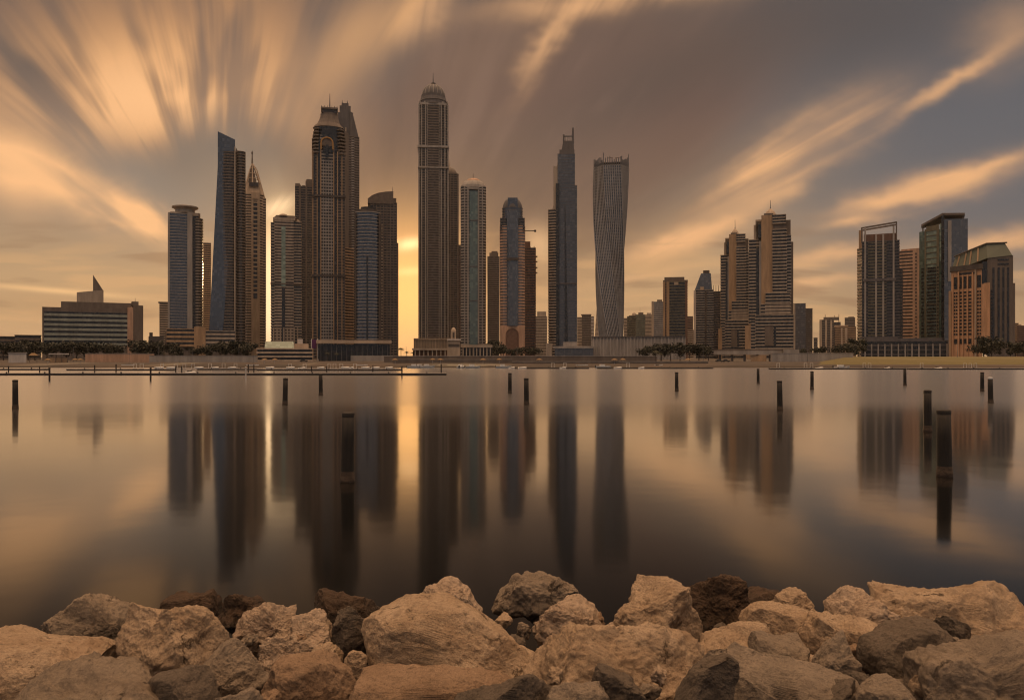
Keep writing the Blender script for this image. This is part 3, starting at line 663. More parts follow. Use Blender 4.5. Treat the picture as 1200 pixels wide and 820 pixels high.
b.pier(660.5, 671.5, 158.5, 160, 'metal', 3, 1, 'crown_beam')
b.pier(643.5, 676, 331.5, 333, 'slate', -1.8, 3, 'string_course')
b.prism('left_step', b.rect(652.5, 656.5, 20, 2), 178, 195, 'beige', b.rect(656, 657, 20, 2))

b = Bld('site_office', 'flat-roofed blue-grey site building at the foot of the stepped bluish tower', 'building', 672, 860)
b.prism('wall', b.rect(650, 695, 18), 408, None, 'g_slate'); b.prism('roof_slab', b.rect(648, 696, 20, -1), 405.5, 408, 'grey'); b.prism('upper_storey', b.rect(660, 676, 10, 4), 400.5, 405.5, 'grey')
b.prism('stair_house', b.rect(640, 647, 10, 2), 402, None, 'beige')

b = Bld('twisted_tower', 'tower twisting a quarter turn along its height with unfinished open crown', 'tower', 715.5, 1050)
W, D = 20.4 * b.k, 11.8 * b.k
def twist(f_):
    ph = R(92) * (1 - f_) ** 1.08 ; c, s_ = math.cos(ph), math.sin(ph)
    pts = [(-W, 0), (-W * .45, -D), (W * .55, -D), (W, 0), (W * .45, D), (-W * .55, D)]
    cx = b.x(717 - 2.5 * math.sin(f_ * math.pi * .9) )
    dense = []
    for i in range(6):
        p, q = pts[i], pts[(i + 1) % 6]
        for k in range(8): dense.append((p[0] + (q[0] - p[0]) * k / 8, p[1] + (q[1] - p[1]) * k / 8))
    return [(cx + x * c - y * s_, 22 + x * s_ + y * c) for x, y in dense]
b.skin(None, 192, None, ('silver', 'g_slate'), fh=3.9, t=.14, proud=.05, fn=twist)
for i in range(48):        # closely set column lines that follow the twist
    if True:
        pts = []
        for k in range(40):
            f_ = k / 39; p = offset(twist(f_), .5)[i]; pts.append((p[0], p[1], f_ * b.z(192)))
        MB().tube(pts, .72, 4).build('column', 'silver', b.root)
tp = twist(1.0)
for i in range(0, 48, 1):
    p = tp[i]; hgt = {0: 10, 8: 15, 24: 15, 22: 9, 12: 8, 6: 10, 40: 12}.get(i, 6 + (i * 7 % 6))
    MB().tube([(p[0], p[1], b.z(192)), (p[0], p[1], b.z(192) + hgt * b.k)], .8, 4).build('crown_post', 'metal', b.root)
MB().loft([[(x, y, b.z(189)) for x, y in tp], [(x, y, b.z(188)) for x, y in tp]]).build('crown_deck', 'brown', b.root)
for i in (0, 1):
    p0 = b.x(712 + i * 9); MB().tube([(p0, 20, b.z(189)), (p0, 20, b.z(181)), (p0 + 7, 20, b.z(180.5))], .5, 4).build('roof_hoist', 'rust', b.root)

b = Bld('corrugated_hoarding', 'long grey ribbed hoarding wall in front of the twisted tower', 'hoarding', 748, 860)
pts = [(692.5 + i * .5, -.9 if (i // 4) % 2 else 0.0) for i in range(0, 222)]
MB().prism(b.plan(pts + [(803, 12), (692.5, 12)]), 0, b.z(395)).build('ribbed_panel', 'grey', b.root)
b.pier(692.5, 803, 394, 395, 'slate', -1.6, 3, 'coping')

def small(pxl, pxr, ytop, Y_, label, mats, cap=None, t=.5, ch=0.0, d=22, name='apartment_block', cat='building', group=None):
    b = Bld(name, label, cat, (pxl + pxr) / 2, Y_, group); b.skin(b.rect(pxl, pxr, d, 0, ch), ytop, None, mats, t=t)
    for (x0, x1, y0, y1, m) in (cap or []): b.prism('roof_block', b.rect(x0, x1, d * .6, 3), y0, y1, m)
    return b
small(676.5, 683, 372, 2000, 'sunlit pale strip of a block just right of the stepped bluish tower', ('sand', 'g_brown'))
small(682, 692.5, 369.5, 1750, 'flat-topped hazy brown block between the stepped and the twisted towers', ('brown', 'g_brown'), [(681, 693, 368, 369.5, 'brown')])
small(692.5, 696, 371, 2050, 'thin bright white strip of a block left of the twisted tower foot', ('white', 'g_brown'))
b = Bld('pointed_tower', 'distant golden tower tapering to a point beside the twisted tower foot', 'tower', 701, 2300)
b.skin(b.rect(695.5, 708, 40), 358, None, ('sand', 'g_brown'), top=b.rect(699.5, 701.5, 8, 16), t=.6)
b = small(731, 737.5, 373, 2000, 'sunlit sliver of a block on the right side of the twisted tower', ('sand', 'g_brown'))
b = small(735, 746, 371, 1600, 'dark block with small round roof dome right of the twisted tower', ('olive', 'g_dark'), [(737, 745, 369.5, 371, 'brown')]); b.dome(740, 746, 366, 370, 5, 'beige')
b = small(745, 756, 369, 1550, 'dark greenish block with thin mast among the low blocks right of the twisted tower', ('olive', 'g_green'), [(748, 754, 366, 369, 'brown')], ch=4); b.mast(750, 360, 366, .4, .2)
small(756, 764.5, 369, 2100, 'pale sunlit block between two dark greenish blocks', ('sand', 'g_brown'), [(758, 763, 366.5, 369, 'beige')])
b = small(765, 777, 354, 1500, 'slim glassy block left of the brown flat-topped tower', ('grey', 'g_slate'), [(770, 776, 351, 354, 'brown')]); b.pier(763.5, 766, 353, None, 'sand', -1, 2)

b = Bld('flat_topped_tower', 'brown flat-topped tower with a glazed middle and tan edge piers', 'tower', 792, 1100)
b.skin(b.rect(777.2, 805.4, 26), 329, None, ('rust', 'g_brown'), t=.4)
b.skin(b.rect(784.5, 803, 24, -1.2), 331, None, ('olive', 'g_dark'), fh=4.0, t=.3, name='glazed_bay')
b.pier(777, 779.5, 330, None, 'tan', -1.2, 2); b.pier(781, 784.3, 330, None, 'tan', -1.8, 3); b.pier(803, 805.6, 330, None, 'rust', -1.8, 3)
b.prism('roof_block', b.rect(778.5, 802, 20, 2), 324.5, 329, 'brown'); b.prism('cornice', b.rect(777, 806, 28, -1), 328.4, 330, 'brown')
b.pier(790, 795, 330.5, 334, 'sand', -2, 1, 'roof_panel')

small(805, 812, 371, 1900, 'low brown block between the brown flat-topped tower and the chamfered tower', ('rust', 'g_brown')); small(804.5, 814, 387, 1500, 'small pale block at the foot of the chamfered tower', ('sand', 'g_brown'))
b = Bld('chamfered_tower', 'grey-brown tower with chamfered glass head and sunlit left edge', 'tower', 827, 1200)
b.skin(b.rect(814.5, 836, 26), 340, None, ('grey', 'g_dark'), t=.35)
pb_ = b.plan([(814, 0), (834.5, 0), (834.5, 20), (814, 20)]); pt_ = b.plan([(821.5, 3), (833, 3), (833, 16), (821.5, 16)])
b.prism('glass_head', pb_, 320, 340, 'g_slate', pt_); b.prism('roof_cap', b.rect(824, 831.5, 10, 4), 316.5, 320, 'dark')
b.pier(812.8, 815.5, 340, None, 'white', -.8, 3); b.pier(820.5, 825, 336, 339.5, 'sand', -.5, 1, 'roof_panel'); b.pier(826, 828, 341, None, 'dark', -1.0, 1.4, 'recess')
b.skin(b.rect(834, 844.5, 22, 4), 342, None, ('brown', 'g_dark'), t=.45, name='rear_wing')
for px in (836, 839, 842): b.mast(px, 334, 342, .5, .3, 6, 'brown', 'roof_post')

# --- the twin hotel towers, stepped, each with dome and mast
def twin(label, cx, Y_, px0, px1, ytip, ydome, yroof, k):
    """px0..px1 body; k scales details; authored for the larger one (872..929)"""
    b = Bld('stepped_hotel_tower', label, 'tower', cx, Y_, 'twin stepped hotel towers')
    g = lambda p: px0 + (p - 872) / 57.0 * (px1 - px0)
    h = lambda q: ydome + (q - 248) * k
    def bx(name, x0, x1, y0, y1, f, d, m, **kw): return b.prism(name, b.rect(g(x0), g(x1), d, f), h(y0), h(y1) if y1 else None, m, **kw)
    def sk(name, x0, x1, y0, y1, f, d, m, t=.38): return b.skin(b.rect(g(x0), g(x1), d, f), h(y0), h(y1) if y1 else None, m, fh=4.1, t=t, proud=.7, name=name)
    bx('core', 886, 926, 258, None, 6, 34, 'brown')
    sk('left_bay', 877.5, 890, 280, 380, 6, 24, ('beige', 'g_dark')); bx('left_setback', 883, 891, 262, 280, 6, 20, 'sand'); bx('left_setback', 885, 897, 256, 270, 6, 20, 'sand')
    bx('blade_wall', 892, 906, 252, None, 0, 12, 'tan'); bx('blade_top', 895, 906, 250, 252, 0, 8, 'brown')
    bx('dark_slot', 886, 889.5, 290, None, 4.5, 6, 'g_dark'); bx('dark_slot', 888, 894, 262, 278, 2, 6, 'g_dark')
    bx('pale_pier', 889.5, 892, 282, None, 1.5, 6, 'grey')
    sk('front_bay', 905, 921, 270, None, -1.5, 26, ('beige', 'g_dark')); sk('front_bay_top', 905, 920, 253, 263, -1.5, 22, ('beige', 'g_dark')); bx('attic_storey', 905, 921, 263, 270, 0, 22, 'brown')
    sk('right_bay', 919, 926, 277, None, 2, 26, ('grey', 'g_dark')); bx('right_edge', 925, 929, 284, None, 4, 26, 'brown')
    sk('stepped_base', 885.5, 929, 370, None, -5, 34, ('beige', 'g_dark')); sk('stepped_base', 880, 926, 376, None, -4.2, 34, ('beige', 'g_dark')); sk('stepped_base', 875, 926, 384, None, -3.4, 34, ('beige', 'g_dark'))
    sk('stepped_terrace', 897, 925, 344, None, -2.6, 30, ('beige', 'g_dark')); sk('stepped_terrace', 891.5, 925, 357, None, -3.0, 30, ('beige', 'g_dark'))
    bx('end_wall', 873, 880, 381, None, -4.2, 30, 'tan')
    bx('blank_panel', 896, 906, 383, 405, -6.3, 2, 'brown'); bx('dark_slot', 906.5, 909, 383, 405, -6.1, 2, 'g_dark')
    dr = (b.x(g(909)) - b.x(g(895))) / 2; dcx = b.x(g(902.5))
    MB().lathe(dcx, 12, [(dr, h_z) for h_z in (b.z(h(253)), b.z(h(252)))] + [(dr * .94, b.z(h(249.6))), (dr * .72, b.z(h(246.6))), (dr * .38, b.z(h(244.4))), (dr * .12, b.z(h(243)))], 20).build('dome', 'sand', b.root)
    MB().tube([(dcx, 12, b.z(h(245))), (dcx, 12, b.z(h(241))), (dcx, 12, b.z(ytip))], [1.2, .6, .25]).build('antenna', 'metal', b.root)
    return b
twin('smaller of the twin stepped hotel towers with dome and mast', 859, 1130, 841, 879, 256, 271, 272, .86)
twin('larger right-hand one of the twin stepped hotel towers with dome and mast', 900, 1000, 872, 929.5, 233, 248, 250, 1.0)

b = small(930, 944, 356, 1500, 'dark glass block just right of the larger twin hotel tower', ('slate', 'g_slate'), t=.3); b.skin(b.rect(943, 952, 22, 2), 362, None, ('brown', 'g_brown'), name='side_wing'); b.pier(930, 932, 356, None, 'beige', -.8, 1.5)
small(953.5, 958, 396, 1900, 'tiny low block right of the dark glass block', ('slate', 'g_dark'))
b = small(960.5, 977, 375, 1700, 'pale-piered block with ragged roof frames between dark glass and sunlit blocks', ('brown', 'g_dark'), [(965, 983, 371.5, 375, 'brown')])
for px in (961, 967, 973): b.pier(px, px + 2.2, 375, None, 'sand', -1, 1.6)
b.skin(b.rect(976.5, 985, 18, 2), 378, None, ('slate', 'g_dark'), name='side_wing'); b.mast(983, 368, 378, .8, .4, 4, 'brown', 'roof_frame'); b.mast(967, 368, 373, .8, .4, 4, 'brown', 'roof_frame'); b.mast(978, 369.5, 373, .8, .4, 4, 'brown', 'roof_frame')
b = small(978.5, 1003, 383, 1550, 'low sunlit sandy block in front of the block with ragged roof frames', ('tan', 'g_brown'), [(977.5, 994, 381, 383, 'sand')]); b.pier(985.5, 987.5, 384, None, 'sand', -1.2, 1.6); b.pier(990, 993, 384, None, 'sand', -1.2, 1.6)
small(990, 1002, 372.5, 2000, 'hazy grey-brown block behind the low sunlit sandy block', ('brown', 'g_brown'), [(994, 1001, 371, 372.5, 'brown')])

# --- right-hand group
b = Bld('frame_topped_tower', 'dark tower with pale vertical piers and an open roof frame', 'tower', 1030, 950)
b.skin(b.rect(1010, 1050.5, 24, 0), 283, None, ('slate', 'g_dark'), t=.22, proud=.3)
b.skin(b.plan([(1004.5, 10), (1010, 1), (1010, 26), (1004.5, 26)]), 290, None, ('sand', 'g_dark'), t=.4, proud=.7, name='left_balconies')
b.prism('left_shaft', b.plan([(1006, 6), (1010.5, 0.5), (1010.5, 20), (1006, 20)]), 268, 290, 'tan')
for px in (1012.8, 1025.6, 1034, 1046): b.pier(px, px + 2.1, 275 if px > 1020 and px < 1040 else 266, 397, 'grey', -1.6, 2.4)
b.skin(b.rect(1017.5, 1038.5, 22, -.8), 285, 397, ('olive', 'g_dark'), t=.35, proud=.4, name='balcony_bay')
b.pier(1011, 1050, 326.5, 329.5, 'slate', -2.2, 3, 'string_course'); b.pier(1012, 1050, 274, 283, 'rust', 1, 12, 'attic_storey')
fr = MB(); zz = b.z
for px, yy in ((1009.5, 266), (1050.5, 261)):
    for dd in (-.5, 18): fr.box(b.x(px) - .6, b.x(px) + .6, dd, dd + 1.2, b.z(284), b.z(yy))
for dd in (-.6, 18.1):
    fr.add([(b.x(1008.8), dd, zz(267.2)), (b.x(1051.2), dd, zz(262.6)), (b.x(1051.2), dd + 1.4, zz(262.6)), (b.x(1008.8), dd + 1.4, zz(267.2)),
            (b.x(1008.8), dd, zz(265.4)), (b.x(1051.2), dd, zz(260.8)), (b.x(1051.2), dd + 1.4, zz(260.8)), (b.x(1008.8), dd + 1.4, zz(265.4))],
           [(3, 2, 1, 0), (4, 5, 6, 7), (0, 1, 5, 4), (1, 2, 6, 5), (2, 3, 7, 6), (3, 0, 4, 7)])
fr.build('roof_frame', 'brown', b.root)
b.skin(b.rect(1049.5, 1053.5, 22, 2), 283, None, ('slate', 'g_dark'), t=.4, proud=.6, name='right_balconies'); b.skin(b.rect(1053, 1057.5, 22, 3), 316, None, ('dark', 'g_dark'), t=.4, proud=.5, name='right_step')
b.prism('base', b.rect(1008, 1052, 26, -2), 394.5, 401, 'slate')

b = Bld('balcony_tower', 'sunlit pink tower of stacked white balconies between two dark towers', 'tower', 1066, 1080)
b.skin(b.plan([(1054, 3), (1070, 0), (1070, 24), (1054, 24)]), 294, None, ('pink', 'g_brown'), fh=4.6, t=.55, proud=1.1)
b.prism('end_wall', b.plan([(1069.5, -1), (1078.5, -3), (1078.5, 22), (1069.5, 22)]), 291.5, None, 'pink')
for i in range(26):
    yy = 297 + i * 4.1
    if yy < 402: MB().box(b.x(1072.6), b.x(1074.2), -2.6, -1.6, b.z(yy + 1.6), b.z(yy)).build('window', 'g_dark', b.root)
b.prism('roof_slab', b.plan([(1056, 3), (1071, 0), (1071, 20), (1056, 20)]), 291.5, 293, 'pink')

b = Bld('green_glass_tower', 'green glass tower with slanting roof canopy and a fold between two faces', 'tower', 1104, 950)
L = lambda f: [(1076.5 + f, 14)]
fl = b.plan([(1076.5, 16), (1104.5, 0), (1104.5, 34), (1076.5, 34)])
b.prism('left_face', fl, 268, None, 'g_green')
b.skin(b.plan([(1084.2, 10.9), (1098.6, 2.7), (1098.6, 16), (1084.2, 16)]), 268, 403, ('olive', 'g_teal'), fh=7, t=.12, proud=.6, name='framed_bay')
def slab(px0, px1, y0, y1, mat, name, prou=1.4, d=2):
    d0, d1 = (16 + (p - 1076.5) / 28.0 * -16 for p in (px0, px1))
    return MB().prism(b.plan([(px0, d0 - prou), (px1, d1 - prou), (px1, d1 + d), (px0, d0 + d)]), b.z(y1) if y1 else 0.0, b.z(y0)).build(name, mat, b.root)
slab(1083, 1085, 266, None, 'olive', 'pier'); slab(1097.4, 1100.4, 262, None, 'olive', 'pier'); slab(1085, 1098, 263, 269, 'olive', 'lintel')
slab(1103, 1106.5, 252, None, 'g_dark', 'pier', 1.6)
for i in range(22):
    yy = 312 + i * 4
    if yy < 398: slab(1086, 1097, yy, yy + 1.8, 'g_dark', 'window', 1.9, 1.0); slab(1098.2, 1099.8, yy, yy + 1.8, 'g_dark', 'window', 1.9, 1.0); slab(1079, 1082, yy, yy + 1.8, 'g_dark', 'window', .8, 1.0)
fr_ = b.plan([(1106, 0), (1134, 9), (1134, 34), (1106, 34)])
b.prism('right_face', fr_, 257, None, 'g_slate')
b.prism('light_strip', b.plan([(1101, 1.6), (1103.2, .2), (1103.2, 3), (1101, 3)]), 262, 306, 'g_teal')
b.prism('white_panel', b.plan([(1111, .6), (1115, 1.9), (1115, 5), (1111, 5)]), 259, 330, 'grey')
cn = MB(); cz = lambda p: b.z(p)
cn.loft([[(b.x(1079), 14, cz(262)), (b.x(1104.5), -2, cz(252.5)), (b.x(1130.5), 6, cz(253)), (b.x(1130.5), 32, cz(253)), (b.x(1079), 32, cz(262))],
         [(b.x(1079), 14, cz(259.5)), (b.x(1104.5), -2, cz(250)), (b.x(1130.5), 6, cz(250.5)), (b.x(1130.5), 32, cz(250.5)), (b.x(1079), 32, cz(259.5))]]).build('roof_canopy', 'brown', b.root)
for px, dd, yy in ((1081, 14.5, 261), (1104.5, 1, 252), (1128.5, 8, 253)): MB().box(b.x(px) - .8, b.x(px) + .8, dd, dd + 1.6, b.z(270), b.z(yy)).build('canopy_post', 'brown', b.root)

b = Bld('mansard_hotel', 'sandstone hotel with green mansard roof and rows of square windows', 'hotel', 1149, 800)
lw = lambda p: 20 - (p - 1111) / 40.0 * 20       # depth along the left wing's front
wing = b.plan([(1111, 20), (1151, 0), (1151, 36), (1111, 36)])
def lslab(px0, px1, y0, y1, mat, name, pr=.6, d=3.0):
    return MB().prism(b.plan([(px0, lw(px0) - pr), (px1, lw(px1) - pr), (px1, lw(px1) + d), (px0, lw(px0) + d)]), b.z(y1) if y1 else 0.0, b.z(y0)).build(name, mat, b.root)
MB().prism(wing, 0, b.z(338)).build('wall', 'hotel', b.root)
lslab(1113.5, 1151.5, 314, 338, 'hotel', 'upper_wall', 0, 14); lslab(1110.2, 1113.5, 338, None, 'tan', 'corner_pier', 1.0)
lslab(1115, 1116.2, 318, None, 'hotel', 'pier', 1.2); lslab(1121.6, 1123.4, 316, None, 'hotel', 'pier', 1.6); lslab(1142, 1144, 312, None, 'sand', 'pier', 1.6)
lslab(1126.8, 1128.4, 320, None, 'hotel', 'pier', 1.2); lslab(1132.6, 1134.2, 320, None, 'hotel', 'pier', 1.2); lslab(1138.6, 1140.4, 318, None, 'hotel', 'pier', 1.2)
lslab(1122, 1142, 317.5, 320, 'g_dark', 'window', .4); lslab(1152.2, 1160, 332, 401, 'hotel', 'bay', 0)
for i in range(15):
    yy = 340 + i * 4.15
    for x0, x1 in ((1116.6, 1118.6), (1119.2, 1121.2), (1123.8, 1126.6), (1128.8, 1132.2), (1134.6, 1138.2), (1145.0, 1147), (1147.8, 1149.6)):
        if i < 13: lslab(x0, x1, yy, yy + 2.2, 'g_dark', 'window', .35, .5)
for x0, x1 in ((1117, 1121), (1124, 1126.6), (1128.8, 1132.2), (1134.6, 1138.2), (1145, 1149.5)):
    lslab(x0, x1, 322, 336.5, 'g_dark', 'tall_window', .35, .5); lslab(x0, x1, 396.5, 402.5, 'g_dark', 'tall_window', .35, .5)
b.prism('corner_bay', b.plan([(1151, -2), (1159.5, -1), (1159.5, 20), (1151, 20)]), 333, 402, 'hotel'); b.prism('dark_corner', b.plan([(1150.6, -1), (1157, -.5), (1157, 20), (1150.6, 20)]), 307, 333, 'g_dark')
rw = b.plan([(1157, 0), (1187, 10), (1187, 40), (1157, 40)]); b.prism('right_wing', rw, 300, None, 'brown')
rlw = lambda p: (p - 1157) / 30.0 * 10
for px in (1163, 1169, 1174.5, 1180): 
    MB().prism(b.plan([(px, rlw(px) - .5), (px + 2.4, rlw(px + 2.4) - .5), (px + 2.4, rlw(px) + 2), (px, rlw(px) + 2)]), b.z(402), b.z(314)).build('window_strip', 'g_dark', b.root)
for yy in (304, 309): MB().prism(b.plan([(1169, rlw(1169) - .6), (1182, rlw(1182) - .6), (1182, 8), (1169, 8)]), b.z(yy + 1.8), b.z(yy)).build('window', 'g_dark', b.root)
for i in range(15): MB().box(b.x(1161), b.x(1163), -.4 + rlw(1161), .8 + rlw(1161), b.z(342.4 + i * 4.1), b.z(340 + i * 4.1)).build('window', 'g_dark', b.root)
b.prism('right_step', b.plan([(1186, 11), (1189.5, 14), (1189.5, 38), (1186, 38)]), 332, None, 'brown')
mr = MB(); lo = [(1113, 18, 315), (1157, -1, 303), (1186, 9, 300), (1186, 36, 300), (1113, 34, 315)]; hi = [(1119, 20, 296), (1156, 5, 285.5), (1177.5, 11, 285), (1177.5, 30, 285), (1119, 30, 296)]
mr.loft([[(b.x(p), d, b.z(q)) for p, d, q in lo], [(b.x(p), d, b.z(q)) for p, d, q in hi]])
rf = mr.build('roof', 'roofgreen', b.root)
for f_ in (.14, .36, .52, .74):
    a0 = [lo[0][i] + (lo[1][i] - lo[0][i]) * f_ for i in range(3)]; a1 = [hi[0][i] + (hi[1][i] - hi[0][i]) * f_ for i in range(3)]
    MB().tube([(b.x(a0[0]), a0[1] - .3, b.z(a0[2])), (b.x(a1[0]), a1[1] - .3, b.z(a1[2]))], .9, 4).build('roof_rib', 'tan', rf)
MB().tube([(b.x(1117), 19, b.z(296.5)), (b.x(1156), 4, b.z(285.2)), (b.x(1180), 11, b.z(284.6))], .8, 5).build('ridge', 'dark', rf)
lslab(1112, 1152, 309, 315, 'dark', 'eaves', 1.8, 6)

small(1187, 1193.5, 379, 1500, 'distant tan block right of the mansard hotel', ('tan', 'g_brown')); small(1192, 1204, 382, 1450, 'distant brown block with sunlit edges at the right border', ('rust', 'g_brown'), [(1194, 1197, 380, 382, 'sand')])

b = Bld('shopping_podium', 'low dark terraced podium with colonnade at the foot of the frame-topped tower', 'building', 1060, 860)
b.skin(b.rect(1008, 1110, 22, 2), 400, None, ('slate', 'g_dark'), fh=4.6, t=.3, proud=.5); b.prism('upper_terrace', b.rect(1018, 1104, 14, 8), 396, 400, 'slate')
for px in range(1012, 1109, 8): b.pier(px, px + 1.6, 403, None, 'grey', -1.2, 1.6, 'column')

# ------------------------------------------------------------------ low buildings along the beach
def low(name, label, cat, pxc, Y_): return Bld(name, label, cat, pxc, Y_)
b = low('beach_pavilion', 'long glazed beach pavilion with flat pale roof below the curved blue tower', 'pavilion', 415, 560)
b.prism('wall', b.rect(374, 457, 14), 403.5, None, 'g_dark'); b.prism('roof_slab', b.rect(371, 459, 18, -2), 398.5, 402.4, 'sand')
for px in range(376, 458, 6): b.pier(px, px + .7, 403, None, 'slate', -.6, .8, 'mullion')
b.prism('terrace_wall', b.rect(411, 460, 4, -9), 416.5, None, 'grey')
b = low('advertising_tower', 'purple banner panel with white posts beside the glazed pavilion', 'banner', 369, 560)
b.prism('panel', b.rect(365.5, 371, .6), 398, 408, 'purple'); b.pier(364.5, 365.3, 397, None, 'whitep', -.2, .6, 'post'); b.pier(371.8, 372.8, 397, None, 'whitep', -.2, .6, 'post')
b = low('teal_roofed_hall', 'low hall with dark teal roof left of the purple banner', 'building', 328, 600)
b.prism('wall', b.rect(311, 344, 16), 409, None, 'dark'); b.prism('roof', b.rect(310, 345, 18, -1), 400, 409, 'g_teal', b.rect(311, 344, 8, 5))
b = low('terrace_building', 'pale two-storey beach terrace with dark openings in front of the teal-roofed hall', 'building', 335, 520)
b.skin(b.rect(302, 366, 12), 409.5, None, ('sand', 'g_dark'), fh=2.9, t=.45, proud=.8); b.prism('upper_storey', b.rect(345, 362, 8, 3), 402.5, 409.5, 'sand'); b.prism('stair_house', b.rect(349, 355, 5, 4), 397, 403, 'white')
b = low('gate_tower', 'small beige gatehouse with arched niche in front of the tallest tower', 'gatehouse', 531.5, 620)
b.prism('wall', b.rect(525, 539, 9), 399, None, 'sand'); b.prism('roof_slab', b.rect(524, 540, 11, -1), 397, 399, 'white'); b.prism('turret', b.rect(528.5, 534.5, 5, 1), 388, 397, 'sand'); b.dome(528.5, 534.5, 383.5, 388.4, 3.4, 'sand', 'dome', 14)
b.pier(530.4, 532.6, 389.5, 396, 'dark', .7, .6, 'niche'); b.pier(525.5, 538.5, 403, 406, 'dark', -.3, .6, 'window')
b = low('beach_arcade', 'low pale shop arcade with dark openings right of the gatehouse', 'arcade', 560, 640)
b.prism('wall', b.rect(541, 576, 10, 1), 407, None, 'g_dark'); b.prism('roof_slab', b.rect(540, 577, 13, -1.5), 404, 407.2, 'beige')
for px in range(542, 577, 4): b.pier(px, px + 1.3, 407, None, 'beige', -1, 1.2, 'column')
b = low('beach_arcade', 'low brick-red shop arcade at the foot of the tallest tower', 'arcade', 503, 640)
b.prism('wall', b.rect(484, 524, 10, 1), 410, None, 'rust'); b.prism('roof_slab', b.rect(483, 525, 13, -1.5), 408, 410.2, 'beige')
for px in range(486, 524, 5): b.pier(px, px + 1.3, 410, None, 'beige', -1, 1.2, 'column')
for (x0, x1, yt, Y_, m, lab) in ((450, 770, 417.5, 430, 'brown', 'long low sandy promenade wall behind the beach in the middle'), (175, 300, 417, 440, 'grey', 'long grey retaining wall below the parking podium'),
                                 (460, 600, 421.5, 380, 'brown', 'lower beach terrace wall behind the moored boats'), (100, 178, 414.5, 450, 'pink', 'pinkish garden wall in front of the office block'),
                                 (600, 830, 424, 355, 'brown', 'low brown sea wall right of the middle of the shore'), (905, 1000, 414, 470, 'grey', 'pale grey retaining wall right of the curved bridge')):
    b = low('retaining_wall', lab, 'wall', (x0 + x1) / 2, Y_); b.prism('wall', [( b.k * (p - (x0 + x1) / 2), d) for p, d in ((x0, 0), (x1, 0), (x1, 3), (x0, 3))], yt, None, m); b.root.rotation_euler = (0, 0, 0)
    MB().box(b.k * (x0 - x1) / 2 - .1, b.k * (x1 - x0) / 2 + .1, -.15, 3.15, b.z(yt), b.z(yt) + .25).build('coping', 'grey', b.root)
b = low('curved_bridge', 'curved road bridge on short piers below the twin hotel towers', 'bridge', 880, 520)
pl = [(835 + i * 7.5, 10 - 12 * math.sin(math.pi * i / 12)) for i in range(13)]
MB().prism(b.plan(pl + [(p, d + 10) for p, d in reversed(pl)]), b.z(415.5), b.z(411)).build('deck', 'grey', b.root)
MB().prism(b.plan(pl + [(p, d + .5) for p, d in reversed(pl)]), b.z(411), b.z(409)).build('parapet', 'brown', b.root)
for i in range(1, 12, 2): MB().box(b.x(pl[i][0]) - .8, b.x(pl[i][0]) + .8, pl[i][1] + 2, pl[i][1] + 7, 0, b.z(415.5)).build('pier', 'brown', b.root)
b.prism('abutment', b.plan([(880, -1), (898, -1), (898, 8), (880, 8)]), 416, None, 'tan'); b.prism('abutment', b.plan([(918, 0), (936, 2), (936, 14), (918, 14)]), 409.5, None, 'grey')
b = low('beach_hut', 'white beach hut at the far left of the shore', 'hut', 20.5, 400); b.prism('wall', b.rect(10, 31, 4), 414, None, 'white'); b.prism('roof', b.rect(9, 32, 4.6, -.3), 412.8, 414, 'grey')
b = low('beach_shelter', 'beach shelter with pale flat canopy on posts right of the white hut', 'shelter', 69, 410)
b.prism('canopy', b.rect(57, 81, 4), 414, 415.4, 'white'); [b.pier(px, px + .7, 415.4, None, 'brown', .5, .3, 'post') for px in (58, 65, 72, 79)]; b.prism('bar', b.rect(59, 79, 2, 1), 419, None, 'tan')
b = low('beach_shelter', 'small thatched beach shelter between the white hut and the flat canopy', 'shelter', 39, 405)
b.prism('roof', b.rect(33, 45, 4), 413.5, 416.5, 'thatch', b.rect(37, 41, 1, 1.5)); [b.pier(px, px + .6, 416.6, None, 'brown', .8, .3, 'post') for px in (34.5, 43)]
b = low('villa', 'dark low villa with lit roof edge between the office block and the towers', 'villa', 182, 700); b.prism('wall', b.rect(174, 192, 12), 394, None, 'dark'); b.prism('roof_block', b.rect(175, 179, 5, 3), 389.5, 394, 'dark'); b.prism('awning', b.rect(184, 189, 2, -1), 400, 401.5, 'white')
for (x0, x1, yt, lab) in ((-5, 18, 395.5, 'dark villa behind trees at the left border'), (18, 48, 394, 'low brown villa left of the office block')):
    b = low('villa', lab, 'villa', (x0 + x1) / 2, 760); b.skin(b.rect(x0, x1, 12), yt, None, ('brown', 'g_dark'), t=.6); b.prism('roof', b.rect(x0 - 1, x1 + 1, 14, -1), yt - 1.6, yt - 1, 'olive')

# lawn on the right shore
def lawn_mat():
    m, b_, o = newmat('dry_lawn'); n = nz(o, .4, 5.0, .7); n2 = nz(o, .05, 2.0)
    setin(b_, 'Base Color', mixc(n, (.10, .082, .030), mixc(n2, (.21, .165, .055), (.15, .125, .045)))); setin(b_, 'Roughness', .95); bump(b_, n, .5, .3); return m
M['lawn'] = lawn_mat()
mb = MB(); pts = []
for j, (yv, zv) in enumerate(((346, 1.12), (352, 2.2), (470, 4.2), (560, 4.6), (640, 2.0), (650, 1.3))):
    for i in range(31):
        px = 955 + i * 12; mb.v.append(((px - 600) / F * yv, yv, zv if i > 2 else 1.05 + (zv - 1.05) * i / 3))
for j in range(5):
    for i in range(30): a = j * 31 + i; mb.f.append((a, a + 1, a + 32, a + 31)); mb.mi.append(0)
tag(mb.build('lawn', 'lawn', smooth=True), kind='structure')

